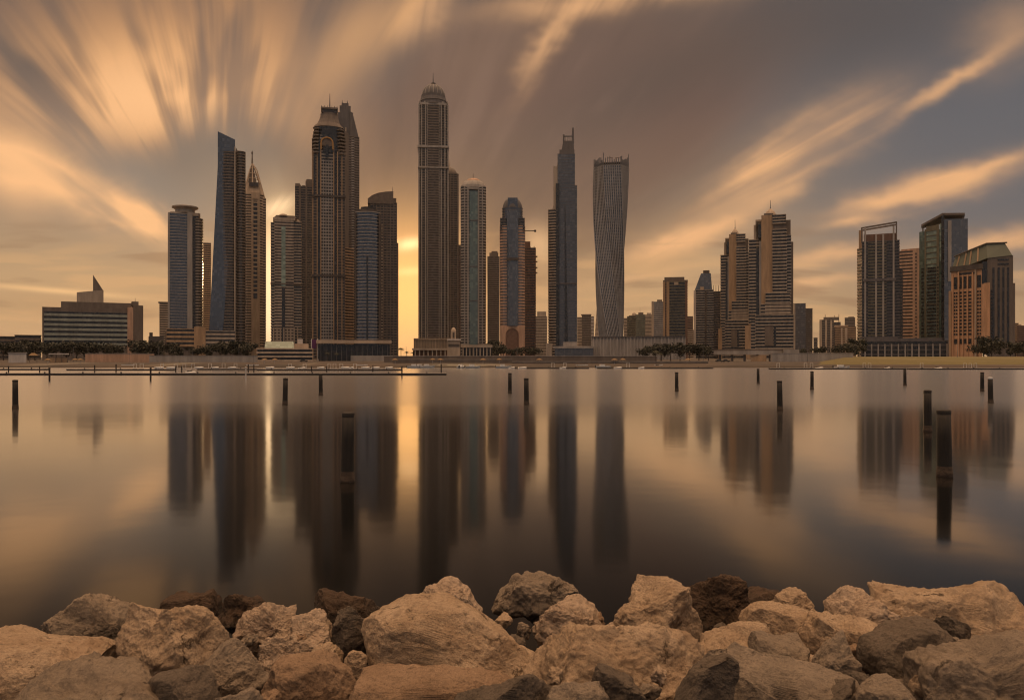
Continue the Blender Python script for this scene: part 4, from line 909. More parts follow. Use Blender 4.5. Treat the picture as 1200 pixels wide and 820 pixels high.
# ------------------------------------------------------------------ trees
def leaf_mat(name, a, c):
    m, b_, o = newmat(name); n = nz(o, .7, 3.0)
    setin(b_, 'Base Color', mixc(n, a, c)); setin(b_, 'Roughness', .7); return m
M['leaf'] = leaf_mat('dark_foliage', (.012, .013, .007), (.036, .036, .018)); M['palm'] = leaf_mat('palm_leaf', (.03, .033, .014), (.07, .065, .03)); M['bark'] = flat('bark', (.07, .05, .035), .9)
def make_tree(seed, h, w):
    rnd = random.Random(seed); root = thing('broadleaf_tree', 'x', 'tree')
    t = MB(); t.tube([(0, 0, 0), (.1, 0, h * .25), (-.1, .1, h * .5)], [h * .03, h * .022, h * .015], 6)
    for k in range(4): a = rnd.uniform(0, 6.28); t.tube([(0, 0, h * .35), (math.cos(a) * w * .22, math.sin(a) * w * .22, h * .6)], [h * .014, h * .006], 5)
    t.build('trunk', 'bark', root)
    c = MB(); clumps = [(rnd.gauss(0, .24) * w, rnd.gauss(0, .24) * w, h * rnd.uniform(.38, .88), rnd.uniform(.12, .24) * w) for _ in range(15)]
    for (x, y, z, r) in clumps:
        for _ in range(46):
            v = Vector((rnd.gauss(0, 1), rnd.gauss(0, 1), rnd.gauss(0, .8))).normalized() * r * rnd.uniform(.5, 1.1); p = Vector((x, y, z)) + v; s_ = rnd.uniform(.25, .5) * w * .14
            n_ = (v.normalized() + Vector((rnd.uniform(-1, 1), rnd.uniform(-1, 1), rnd.uniform(-1, 1))) * .8).normalized(); u = n_.orthogonal().normalized() * s_; q = n_.cross(u)
            c.add([p - u, p + q * .7, p + u, p - q * .7], [(0, 1, 2, 3)])
    c.build('crown', 'leaf', root); return root
def make_palm(seed, h):
    rnd = random.Random(seed); root = thing('palm_tree', 'x', 'palm tree')
    MB().tube([(0, 0, 0), (.15, 0, h * .5), (.3, 0, h * .93)], [.28, .2, .16], 7).build('trunk', 'bark', root)
    c = MB()
    for k in range(22):
        a = 6.283 * k / 22 + rnd.uniform(-.1, .1); L_ = h * rnd.uniform(.30, .42); up = rnd.uniform(-.15, .9); prev = None
        for i in range(7):
            t = i / 6; r = L_ * t; z = h * .93 + L_ * (up * t - (.55 + up * .6) * t * t); wv = .35 * (1 - t) + .05
            p = Vector((.3 + math.cos(a) * r, math.sin(a) * r, z)); sd = Vector((-math.sin(a), math.cos(a), -.3)) * wv
            if prev: c.add([prev[0], p + sd, p, prev[1]], [(0, 1, 2, 3)]); c.add([prev[1], p, p - Vector((sd.x, sd.y, -sd.z)), prev[2]], [(0, 1, 2, 3)])
            prev = (p + sd, p, p - Vector((sd.x, sd.y, -sd.z)))
    c.build('crown', 'palm', root); return root
tree_protos = [make_tree(i, 8.5, 8.5) for i in range(4)]; used = set()
def put(protos, i, px, Y_, scale, label, group, zoff=0.0):
    p = protos[i % len(protos)]
    if id(p) in used: p = copy_tree(p)
    else: used.add(id(p))
    p.location = ((px - 600) / F * Y_, Y_, GZ + zoff); p.scale = (scale,) * 3; p.rotation_euler = (0, 0, (px * 7.3) % 6.28); p['label'] = label; p['group'] = group
    return p
TREES = [(4, 640, 1.15, 'tree at the left border behind the beach hut'), (14, 660, 1.2, 'tree next to the left border, behind the white beach hut'), (24, 650, 1.0, 'dark tree left of the office block, above the white hut'),
         (33, 690, 1.35, 'tall dark tree rising left of the office block'), (41, 640, 1.15, 'tree directly at the left corner of the office block'), (55, 600, 1.0, 'tree in front of the left end of the office block'), (66, 590, 1.15, 'second tree in front of the office block from its left end'),
         (78, 600, 1.1, 'tree in front of the office block below its left roof step'), (90, 595, 1.1, 'tree in front of the office block under the sail fin'), (102, 600, 1.05, 'tree in front of the office block right of the sail fin'), (115, 590, 1.15, 'tree in front of the middle-right of the office block'),
         (127, 600, 1.0, 'tree in front of the right part of the office block windows'), (139, 590, .9, 'tree before the last window bays of the office block'), (160, 560, 1.15, 'tree at the right corner of the office block'), (168, 600, 1.0, 'tree right of the office block corner'),
         (184, 560, 1.1, 'tree left of the parking podium'), (199, 580, 1.0, 'tree at the left end of the parking podium'), (208, 560, .8, 'small tree before the left decks of the parking podium'), (232, 570, .8, 'small tree below the parking podium stair tower'), (246, 560, .9, 'tree right of the parking podium stair tower'),
         (258, 560, .95, 'tree before the right decks of the parking podium'), (270, 560, 1.1, 'tree at the right end of the parking podium'), (281, 580, 1.2, 'tree at the foot of the slim spired tower'), (289, 560, .9, 'tree just left of the pale beach terrace'),
         (576, 760, 1.2, 'tree left of the blue-striped tower foot'), (582, 780, 1.5, 'tall dark tree beside the blue-striped tower foot'), (590, 740, 1.1, 'tree before the arched doorway of the blue-striped tower'), (602, 700, .8, 'small tree below the arched doorway'), (612, 720, .9, 'tree at the right corner of the blue-striped tower'), (571, 700, .9, 'tree at the right end of the pale shop arcade'), (626, 760, 1.0, 'tree at the foot of the raw brown tower'),
         (757, 500, .7, 'small tree before the middle of the grey hoarding'), (766, 520, .8, 'tree right of the small tree at the grey hoarding'), (775, 560, .95, 'tree before the right part of the grey hoarding'), (786, 560, 1.0, 'tree before the right end of the grey hoarding'), (797, 570, 1.0, 'tree under the right corner of the grey hoarding'), (808, 580, .95, 'tree right of the grey hoarding'), (819, 580, .95, 'tree below the chamfered tower'), (830, 590, .9, 'tree at the left end of the curved bridge'),
         (985, 560, .9, 'tree below the low sunlit sandy block'), (996, 600, 1.0, 'tree left of the dark terraced podium'), (1006, 620, 1.35, 'tall tree at the left end of the dark terraced podium'), (1146, 640, 1.1, 'tree at the foot of the mansard hotel, left of its corner'), (1153, 640, 1.5, 'large dark tree before the mansard hotel corner'), (1162, 650, 1.1, 'tree right of the large dark tree at the mansard hotel'),
         (1190, 640, 1.2, 'tree right of the mansard hotel'), (1199, 620, 1.2, 'tree at the right border'), (941, 600, .7, 'small tree right of the curved bridge'), (962, 600, .8, 'tree below the tiny low block')]
for i, (px, Y_, s_, lab) in enumerate(TREES): put(tree_protos, i, px, Y_, s_ * 1.55, 'dark ' + lab if 'dark' not in lab else lab, 'trees along the shore')
palm_protos = [make_palm(i, 10) for i in range(2)]
for i, (px, Y_, s_, lab) in enumerate([(470, 620, 1.0, 'palm against the bright gap in the skyline, left one'), (477, 660, .75, 'short palm in the middle of the bright skyline gap'), (484, 640, .7, 'short palm at the left foot of the tallest tower'), (362, 540, .55, 'small palm left of the purple banner'), (384, 530, .6, 'palm before the left end of the glazed pavilion'), (394, 525, .55, 'low palm before the glazed pavilion'),
        (768, 400, .6, 'palm on the sand before the grey hoarding'), (774, 410, .5, 'short palm on the sand right of the hoarding palm')]): put(palm_protos, i, px, Y_, s_, lab, 'palms along the beach')

# ------------------------------------------------------------------ mooring piles
def pile_mat():
    m, b_, o = newmat('weathered_pile'); s_ = E.nt.nodes.new('ShaderNodeSeparateXYZ'); E.nt.links.new(o.s, s_.inputs[0]); zz_ = E(s_.outputs[2])
    g = nz(vmul(o, (9, 9, .8)), 1.0, 4.0, .65); p_ = nz(o, 5.0, 3.0)
    c = mixc(step(g, .35, .68), (.007, .0055, .0045), (.020, .015, .011)); c = mixc(step(zz_ + (p_ - .5) * .5, .75, .45), c, (.012, .011, .009)); c = mixc(step(zz_ + p_ * .3, 2.25, 2.5) * .3, c, (.06, .05, .042))
    setin(b_, 'Base Color', c); setin(b_, 'Roughness', .8); bump(b_, g, .7, .03); return m
M['pile'] = pile_mat()
def make_pile():
    root = thing('mooring_pile', 'x', 'mooring pile'); h = 2.5
    MB().lathe(0, 0, [(.235, -1.2), (.235, .2), (.225, h * .6), (.215, h - .12)], 24).build('post', 'pile', root, smooth=True)
    MB().lathe(0, 0, [(.222, h - .16), (.226, h - .10), (.224, h - .03), (.19, h), (.05, h + .015)], 24).build('cap', 'pile', root)
    MB().lathe(0, 0, [(.236, -.1), (.262, .06), (.258, .16), (.245, .24), (.236, .38)], 24).build('waterline_growth', 'rubble', root)
    return root
pile = make_pile(); first = True
PILES = [(18, 445, 481, 'dark mooring pile standing alone at the far left'), (334, 443, None, 'dark mooring pile left of the pair below the pagoda-crowned tower'), (376, 438, None, 'distant thin mooring pile right of the one below the ornate-top tower'), (407, 483, None, 'nearest left mooring pile, large, with a long reflection below the pagoda tower'),
         (597.5, 437, None, 'distant mooring pile below the blue-striped tower, left of a close pair'), (617, 443, None, 'mooring pile below the raw brown tower, right of a close pair'), (793, 436, None, 'distant mooring pile below the brown flat-topped tower'), (888.5, 432, None, 'small distant pile below the twin hotel towers'),
         (914, 446, None, 'mid-distance pile below the larger twin hotel tower'), (951.5, 435, None, 'distant pile right of the twin hotel towers'), (1060.5, 433, None, 'small distant pile below the pink balcony tower'), (1087, 457, None, 'second-nearest pile on the right, beside the largest pile'), (1107, 480, None, 'largest and nearest mooring pile, at the right'),
         (1151, 436, None, 'distant thin pile below the mansard hotel'), (1161, 442, None, 'pale-capped pile close to the right border')]
for px, yt, yb, lab in PILES:
    Y_ = (EYE - 2.5) * F / (yt - HZ); o = pile if first else copy_tree(pile); first = False
    o.location = ((px - 600) / F * Y_, Y_, 0); o['label'] = lab; o['group'] = 'mooring piles in the bay'; o.rotation_euler = (R((px % 7 - 3) * .35), R((px % 5 - 2) * .45), px)
    if px == 1161:      # bird-whitened top
        for ch in o.children:
            if ch.name.startswith('cap'): ch.data = ch.data.copy(); ch.data.materials[0] = M['whitep']
    if px in (1107,): o.scale = (1.12, 1.12, 1.0)

# ------------------------------------------------------------------ pontoons, small posts, boats
def pontoon(px0, px1, Y_, label, w=2.2, z=.42, rails=()):
    cx = (px0 + px1) / 2; root = thing('floating_pontoon', label, 'pontoon', ((cx - 600) / F * Y_, Y_, 0), 0, 'floating pontoons')
    L_ = (px1 - px0) / F * Y_; MB().box(-L_ / 2, L_ / 2, -w / 2, w / 2, -.2, z).build('float', 'wood', root); MB().box(-L_ / 2 - .05, L_ / 2 + .05, -w / 2 - .06, w / 2 + .06, z, z + .09).build('deck', 'grey', root)
    n = max(2, int(L_ / 9))
    for k in range(n): x = -L_ / 2 + L_ * (k + .5) / n; MB().box(x - .12, x + .12, -w / 2 + .1, -w / 2 + .35, z + .09, z + .42).build('cleat', 'darkmetal', root)
    return root
pontoon(-12, 523, 195, 'long dark floating pontoon running across the left half of the bay'); pontoon(-10, 55, 268, 'short floating pontoon at the left border behind the long one'); pontoon(80, 205, 262, 'floating pontoon below the office block'); pontoon(232, 300, 270, 'floating pontoon below the parking podium')
pontoon(302, 470, 262, 'floating pontoon below the pagoda-crowned tower'); pontoon(596, 690, 300, 'floating pontoon at the sea wall below the stepped bluish tower'); pontoon(700, 835, 300, 'floating pontoon at the sea wall below the twisted tower'); pontoon(902, 1060, 285, 'floating pontoon below the frame-topped tower'); pontoon(1064, 1215, 280, 'floating pontoon at the right border')
def small_post(px, yt, yb, mat, label, r=.16):
    Y_ = EYE * F / (yb - HZ); root = thing('dock_post', label, 'post', ((px - 600) / F * Y_, Y_, 0), 0, 'posts at the pontoons'); h = EYE - (yt - HZ) / F * Y_
    MB().lathe(0, 0, [(r, -.5), (r, h - .1)], 10).build('shaft', mat, root); MB().lathe(0, 0, [(r * 1.15, h - .1), (r * 1.15, h), (r * .5, h + .06)], 10).build('cap', mat, root)
for px, yt, yb, mat, lab in ((10, 429, 437, 'wood', 'short dark dock post nearest the left border'), (46.5, 429, 437, 'wood', 'short dark dock post below the thatched shelter'), (58, 431, 446.5, 'wood', 'tall dark dock post at the left, in front of the long pontoon'), (111, 428, 437.5, 'wood', 'dark dock post below the middle of the office block'), (136, 427, 437, 'wood', 'dark dock post below the right end of the office block windows'),
                             (176.5, 431, 446.5, 'wood', 'tall dark dock post in front of the long pontoon left of the parking podium'), (206, 429, 437, 'wood', 'left post of the dark pair below the blue-banded tower'), (213, 429, 437, 'wood', 'right post of the dark pair below the blue-banded tower'), (288, 430, 445, 'white', 'pale post in front of the long pontoon below the spired tower'), (291, 427, 436.5, 'wood', 'dark dock post right beside the pale post'), (297.5, 427, 436.5, 'wood', 'second dark dock post right of the pale post'),
                             (365, 429, 435.5, 'wood', 'dark dock post below the purple banner'), (383, 429, 436.5, 'wood', 'dark dock post below the left end of the glazed pavilion'), (437, 428, 435.5, 'wood', 'dark dock post below the right end of the glazed pavilion'), (471, 429, 441, 'wood', 'dark dock post standing in the sun glare'), (517, 427, 438.5, 'wood', 'dark post near the right tip of the long pontoon')):
    small_post(px, yt, yb, mat, lab)
def make_jetski():
    root = thing('jet_ski', 'x', 'jet ski')
    MB().loft([[(-1.5, -.45, 0), (.9, -.5, 0), (1.6, 0, .1), (.9, .5, 0), (-1.5, .45, 0)], [(-1.5, -.55, .45), (.9, -.55, .5), (1.75, 0, .62), (.9, .55, .5), (-1.5, .55, .45)], [(-1.4, -.3, .6), (.7, -.3, .8), (1.4, 0, .75), (.7, .3, .8), (-1.4, .3, .6)]]).build('hull', 'whitep', root)
    MB().box(-1.2, .2, -.2, .2, .62, .9).build('seat', 'darkmetal', root); MB().tube([(.35, -.4, 1.05), (.5, 0, 1.1), (.35, .4, 1.05)], .04, 5).build('handlebar', 'darkmetal', root); return root
def make_boat():
    root = thing('motor_boat', 'x', 'motor boat')
    MB().loft([[(-2.6, -.8, -.1), (1.6, -.8, -.1), (3.0, 0, .1), (1.6, .8, -.1), (-2.6, .8, -.1)], [(-2.7, -1.1, .8), (1.7, -1.1, .9), (3.5, 0, 1.1), (1.7, 1.1, .9), (-2.7, 1.1, .8)]]).build('hull', 'whitep', root)
    MB().box(-1.0, .9, -.8, .8, .8, 1.55).build('cabin', 'whitep', root); MB().box(-.9, .96, -.74, .74, 1.15, 1.45).build('windscreen', 'carglass', root); MB().box(-2.9, -2.6, -.25, .25, .3, 1.2).build('outboard_motor', 'darkmetal', root); return root
def make_frame():
    root = thing('boarding_frame', 'x', 'handrail')
    MB().tube([(-.5, 0, 0), (-.5, 0, 1.7), (.5, 0, 1.7), (.5, 0, 0)], .07, 6).build('hoop', 'whitep', root); MB().box(-.6, .6, -.3, .3, -.02, .12).build('foot_plate', 'grey', root); return root
def spread(proto, items, group, zf=0.0):
    for i, (px, Y_, rz, lab) in enumerate(items):
        o = proto if i == 0 else copy_tree(proto); o.location = ((px - 600) / F * Y_, Y_, zf if not callable(zf) else zf(Y_)); o.rotation_euler = (0, 0, rz); o['label'] = lab; o['group'] = group
spread(make_jetski(), [(186, 300, .5, 'white jet ski below the dark low villa'), (224, 205, 1.2, 'white jet ski at the long pontoon below the blue-banded tower'), (233, 300, .2, 'white jet ski left of the parking podium pontoon'), (272, 300, .9, 'white jet ski at the right end of the parking podium'), (340, 300, .4, 'white jet ski below the ornate-top tower'), (354, 290, 1.0, 'white jet ski left of the purple banner'),
    (404, 300, .3, 'white jet ski below the pagoda-crowned tower, left of a pair'), (412, 300, 1.3, 'white jet ski below the pagoda-crowned tower, right of a pair'), (440, 300, .5, 'white jet ski below the right end of the glazed pavilion'), (612, 296, .2, 'white jet ski below the raw brown tower'), (660, 296, .8, 'white jet ski below the stepped bluish tower'), (200, 302, .4, 'white jet ski before the left end of the grey retaining wall'), (252, 300, 1.0, 'white jet ski before the middle of the grey retaining wall'), (316, 302, .3, 'white jet ski below the left end of the pale terrace building'), (376, 300, .9, 'white jet ski right of the purple banner'), (428, 302, .2, 'white jet ski below the middle of the glazed pavilion'), (456, 301, .7, 'white jet ski beside the sun glare on its left'), (600, 297, .9, 'white jet ski below the arched doorway'), (724, 297, .3, 'white jet ski below the left part of the hoarding'), (752, 298, .8, 'white jet ski below the middle of the hoarding'), (960, 287, .2, 'white jet ski at the pontoon left of the lawn'), (1040, 287, .6, 'white jet ski below the frame-topped tower'), (1100, 282, .3, 'white jet ski below the green glass tower')], 'jet skis at the pontoons', .02)
spread(make_boat(), [(485, 318, .1, 'leftmost small moored boat in the bright gap below the skyline'), (492, 318, -.2, 'second small moored boat in the bright gap'), (500, 318, .3, 'moored boat just right of the bright gap, below the tallest tower'), (540, 305, 1.4, 'white motor boat bow-on below the gatehouse'), (553, 310, .2, 'white motor boat right of the bow-on boat'), (589, 312, 0, 'low white boat below the blue-striped tower'), (706, 310, .1, 'white boat moored below the twisted tower'), (985, 292, 0, 'small white boat at the pontoon left of the lawn')], 'small boats moored at the beach', .02)
fr_items = [(158, 262, 0), (166, 262, .2), (190, 262, 0), (206, 263, .3), (216, 263, 0), (226, 262, 0), (246, 271, 0), (262, 271, 0), (276, 270, 0), (340, 262, 0), (357, 262, .2), (386, 263, 0), (392, 263, 0), (400, 263, 0), (416, 263, .3), (648, 300, 0), (662, 300, 0), (736, 300, 0), (912, 285, 0), (944, 285, 0), (951, 285, 0), (1013, 285, 0), (1019, 285, 0), (1080, 280, 0), (1131, 280, 0), (1137, 280, .2), (1143, 280, 0)]
names_ = ['leftmost', 'second', 'third', 'fourth', 'fifth', 'sixth', 'seventh', 'eighth', 'ninth', 'tenth', 'eleventh', 'twelfth', 'thirteenth', 'fourteenth', 'fifteenth', 'sixteenth', 'seventeenth', 'eighteenth', 'nineteenth', 'twentieth', 'twenty-first', 'twenty-second', 'twenty-third', 'twenty-fourth', 'twenty-fifth', 'twenty-sixth', 'last']
spread(make_frame(), [(a, y, r, f'{names_[i]} of the white handrail hoops on the pontoons, counted from the left') for i, (a, y, r) in enumerate(fr_items)], 'handrail hoops on the pontoons', .51)
def make_car():
    root = thing('parked_car', 'x', 'car')
    MB().loft([[(-2.2, -.85, .35), (2.2, -.85, .35), (2.2, .85, .35), (-2.2, .85, .35)], [(-2.25, -.88, .85), (2.25, -.88, .75), (2.25, .88, .75), (-2.25, .88, .85)], [(-2.1, -.8, .98), (2.0, -.8, .88), (2.0, .8, .88), (-2.1, .8, .98)]]).build('body', 'darkmetal', root)
    MB().loft([[(-1.7, -.76, .96), (1.0, -.76, .92), (1.0, .76, .92), (-1.7, .76, .96)], [(-1.2, -.62, 1.46), (.3, -.62, 1.46), (.3, .62, 1.46), (-1.2, .62, 1.46)]]).build('cabin', 'carglass', root)
    for x in (-1.35, 1.35):
        for y in (-.86, .86):
            w = MB().lathe(0, 0, [(.33, -.1), (.33, .1)], 14).build('wheel', 'tyre', root); w.location = (x, y, .33); w.rotation_euler = (R(90), 0, 0)
    return root
spread(make_car(), [(233, 452, .1, 'dark car parked above the grey retaining wall, left one'), (258, 455, 0, 'dark car parked above the grey retaining wall, right one'), (356, 470, .1, 'dark car parked before the pale beach terrace'), (843, 470, 0, 'dark car under the curved bridge, left one'), (851, 470, .05, 'dark car under the curved bridge, right one')], 'dark parked cars', GZ)

def make_lamp():
    root = thing('street_lamp', 'x', 'street lamp')
    MB().tube([(0, 0, 0), (0, 0, 4), (0, 0, 8.6)], [.16, .12, .08], 7).build('post', 'metal', root); MB().tube([(0, 0, 8.5), (.6, 0, 8.9), (1.5, 0, 9.0)], .06, 6).build('arm', 'metal', root)
    MB().loft([[(1.1, -.18, 8.9), (2.1, -.14, 8.92), (2.1, .14, 8.92), (1.1, .18, 8.9)], [(1.2, -.12, 9.05), (2.0, -.1, 9.02), (2.0, .1, 9.02), (1.2, .12, 9.05)]]).build('lamp_head', 'metal', root); return root
LP = [(28, 'at the left border'), (86, 'before the left half of the office block'), (146, 'before the right end of the office block'), (186, 'at the left end of the grey retaining wall'), (226, 'above the grey retaining wall below the blue-banded tower'), (280, 'above the right part of the grey retaining wall'), (476, 'in the bright gap of the skyline'), (556, 'right of the gatehouse'), (606, 'below the blue-striped tower'), (642, 'left of the site building'),
      (700, 'below the left end of the grey hoarding'), (748, 'before the middle of the grey hoarding'), (824, 'left of the curved bridge'), (946, 'right of the curved bridge'), (1002, 'at the left end of the lawn'), (1064, 'on the lawn below the pink balcony tower'), (1122, 'before the mansard hotel front'), (1178, 'before the right wing of the mansard hotel')]
spread(make_lamp(), [(px, 470 if px < 990 else 500, (i * 1.3) % 6, 'grey street lamp ' + t) for i, (px, t) in enumerate(LP)], 'street lamps along the shore road', lambda y_: GZ if y_ < 480 else 4.0)
def make_umbrella():
    root = thing('beach_umbrella', 'x', 'umbrella'); MB().tube([(0, 0, 0), (0, 0, 2.5)], .05, 6).build('pole', 'whitep', root)
    MB().lathe(0, 0, [(1.55, 2.0), (1.5, 2.06), (.8, 2.45), (.06, 2.72)], 8).build('canopy', 'thatch', root); return root
UM = [(56, 'nearest the flat canopy shelter, on its left'), (88, 'right of the flat canopy shelter'), (94, 'second right of the flat canopy shelter'), (310, 'before the left end of the pale terrace building'), (322, 'before the middle of the pale terrace building'), (463, 'left of the bright skyline gap'), (507, 'before the brick-red arcade'), (516, 'between the brick-red arcade and the gatehouse'), (566, 'before the pale shop arcade'), (585, 'right of the pale shop arcade'), (632, 'left of the site building'), (720, 'before the left part of the hoarding'), (730, 'second before the left part of the hoarding'), (806, 'right of the hoarding')]
spread(make_umbrella(), [(px, 352 + (i * 13) % 20, 0, 'thatched beach umbrella ' + t) for i, (px, t) in enumerate(UM)], 'thatched umbrellas on the beach', 1.1)
def make_sail():
    root = thing('beach_catamaran', 'x', 'catamaran')
    for y_ in (-1.0, 1.0): MB().loft([[(x_, y_ - w_, z0_), (x_, y_ + w_, z0_), (x_, y_ + w_, z1_), (x_, y_ - w_, z1_)] for x_, w_, z0_, z1_ in ((-2.4, .16, .05, .4), (0, .2, 0, .42), (1.8, .16, .05, .45), (2.5, .03, .3, .5))]).build('hull', 'whitep', root)
    MB().box(-1.3, .8, -1.0, 1.0, .44, .52).build('trampoline', 'darkmetal', root); MB().tube([(.5, 0, .5), (.5, 0, 7.6)], [.07, .04], 6).build('mast', 'metal', root); MB().tube([(.5, 0, 1.2), (-2.0, 0, 1.3)], .05, 6).build('boom', 'metal', root); return root
spread(make_sail(), [(150, 338, .3, 'beached catamaran with bare mast before the pinkish garden wall'), (296, 336, .8, 'beached catamaran with bare mast left of the pale terrace building'), (424, 336, .2, 'beached catamaran with bare mast before the glazed pavilion'), (682, 336, .5, 'beached catamaran with bare mast below the stepped bluish tower'), (772, 337, 1.1, 'beached catamaran with bare mast before the hoarding')], 'beached catamarans', .75)
# ------------------------------------------------------------------ breakwater boulders
def rock_mat(name, c1, c2, rough=.9, pit=.5):
    m, b_, o = newmat(name)
    oi = E.nt.nodes.new('ShaderNodeObjectInfo'); rv = E(oi.outputs['Random'])
    big = nz(o, 1.5, 4.0, .6); mid = nz(o, 6.0, 6.0, .7); fine = nz(o, 34.0, 5.0, .75); grit = nz(o, 110.0, 3.0, .7)
    vo = E.nt.nodes.new('ShaderNodeTexVoronoi'); vo.inputs['Scale'].default_value = 14.0; E.nt.links.new(o.s, vo.inputs['Vector']); vd = E(vo.outputs['Distance'])
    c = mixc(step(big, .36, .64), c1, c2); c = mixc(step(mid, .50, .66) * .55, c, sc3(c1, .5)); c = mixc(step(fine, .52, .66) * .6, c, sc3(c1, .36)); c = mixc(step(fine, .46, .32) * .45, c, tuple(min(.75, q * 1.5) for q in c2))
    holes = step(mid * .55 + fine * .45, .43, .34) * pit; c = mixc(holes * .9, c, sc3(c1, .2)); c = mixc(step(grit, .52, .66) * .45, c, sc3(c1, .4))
    c = mixc(rv * .3, c, sc3(c2, .7))
    vn = E.nt.nodes.new('ShaderNodeVectorMath'); vn.operation = 'ADD'; E.nt.links.new(o.s, vn.inputs[0]); wv = vmul(xyz(mid, big, fine), (.35, .35, .2)); E.nt.links.new(wv.s, vn.inputs[1])
    ve = E.nt.nodes.new('ShaderNodeTexVoronoi'); ve.feature = 'DISTANCE_TO_EDGE'; ve.inputs['Scale'].default_value = 1.7; E.nt.links.new(vn.outputs[0], ve.inputs['Vector'])
    crack = step(E(ve.outputs['Distance']), .022, .004) * step(big, .54, .62); c = mixc(crack * .7, c, sc3(c1, .16))
    stain = step(nz(vmul(o, (2.2, 2.2, .7)), 1.0, 4.0, .6), .54, .70); c = mixc(stain * .4, c, (c1[0] * .62, c1[1] * .55, c1[2] * .5))
    ge = E.nt.nodes.new('ShaderNodeNewGeometry'); sz_ = E.nt.nodes.new('ShaderNodeSeparateXYZ'); E.nt.links.new(ge.outputs['Position'], sz_.inputs[0])
    wet = step(E(sz_.outputs[2]) + (mid - .5) * .7, .92, .55); c = mixc(wet * .8, c, (.040, .030, .020)); rough = wet * -.45 + rough      # wet, weedy tide line
    setin(b_, 'Base Color', c); setin(b_, 'Roughness', rough); setin(b_, 'Specular IOR Level', .25)
    bump(b_, mid * .85 + fine * .6 + grit * .2 + step(vd, .0, .35) * .3 * pit - holes * .7 - crack * .9, 1.0, .055)
    return m
M['r_tan'] = rock_mat('tan_limestone', (.42, .30, .195), (.56, .42, .29)); M['r_pink'] = rock_mat('pinkish_limestone', (.46, .34, .24), (.60, .46, .34)); M['r_grey'] = rock_mat('grey_brown_stone', (.25, .20, .15), (.36, .285, .21), .85, .15)
M['r_dark'] = rock_mat('wet_dark_stone', (.055, .036, .024), (.13, .080, .048), .55, .4); M['r_brown'] = rock_mat('brown_stone', (.30, .20, .125), (.42, .29, .19), .88, .3); M['r_slate'] = rock_mat('dark_grey_stone', (.13, .105, .08), (.21, .165, .125), .8, .15)
import bmesh
def ico(sub):
    bm = bmesh.new(); bmesh.ops.create_icosphere(bm, subdivisions=sub, radius=1.0); v = np.array([p.co[:] for p in bm.verts]); f = [tuple(q.index for q in fc.verts) for fc in bm.faces]; bm.free(); return v, f
ICO = {6: ico(7)}
_rs = np.random.RandomState(5); PERM = np.concatenate([_rs.permutation(256)] * 3); GR = _rs.normal(size=(256, 3)); GR /= np.linalg.norm(GR, axis=1, keepdims=True); JT = _rs.rand(256, 3)
def pnoise(p):
    i = np.floor(p).astype(int); f = p - i; u = f * f * f * (f * (f * 6 - 15) + 10); i &= 255; r = 0
    for dx_ in (0, 1):
        for dy_ in (0, 1):
            for dz_ in (0, 1):
                h = PERM[PERM[PERM[i[:, 0] + dx_] + i[:, 1] + dy_] + i[:, 2] + dz_]
                w = (u[:, 0] if dx_ else 1 - u[:, 0]) * (u[:, 1] if dy_ else 1 - u[:, 1]) * (u[:, 2] if dz_ else 1 - u[:, 2])
                r = r + w * ((f - (dx_, dy_, dz_)) * GR[h]).sum(1)
    return r * 1.5
def fbm(p, n, gain=.55, ridged=False):
    a, t = 1.0, 0
    for k in range(n):
        v = pnoise(p * 2.03 ** k + k * 17.3); t = t + a * ((.5 - np.abs(v)) * 1.3 if ridged else v); a *= gain
    return t
def worley(p):
    i = np.floor(p).astype(int); best = np.full(len(p), 9.0)
    for dx_ in (-1, 0, 1):
        for dy_ in (-1, 0, 1):
            for dz_ in (-1, 0, 1):
                c = i + (dx_, dy_, dz_); cc = c & 255; h = PERM[PERM[PERM[cc[:, 0]] + cc[:, 1]] + cc[:, 2]]
                best = np.minimum(best, ((c + JT[h] - p) ** 2).sum(1))
    return np.sqrt(best)
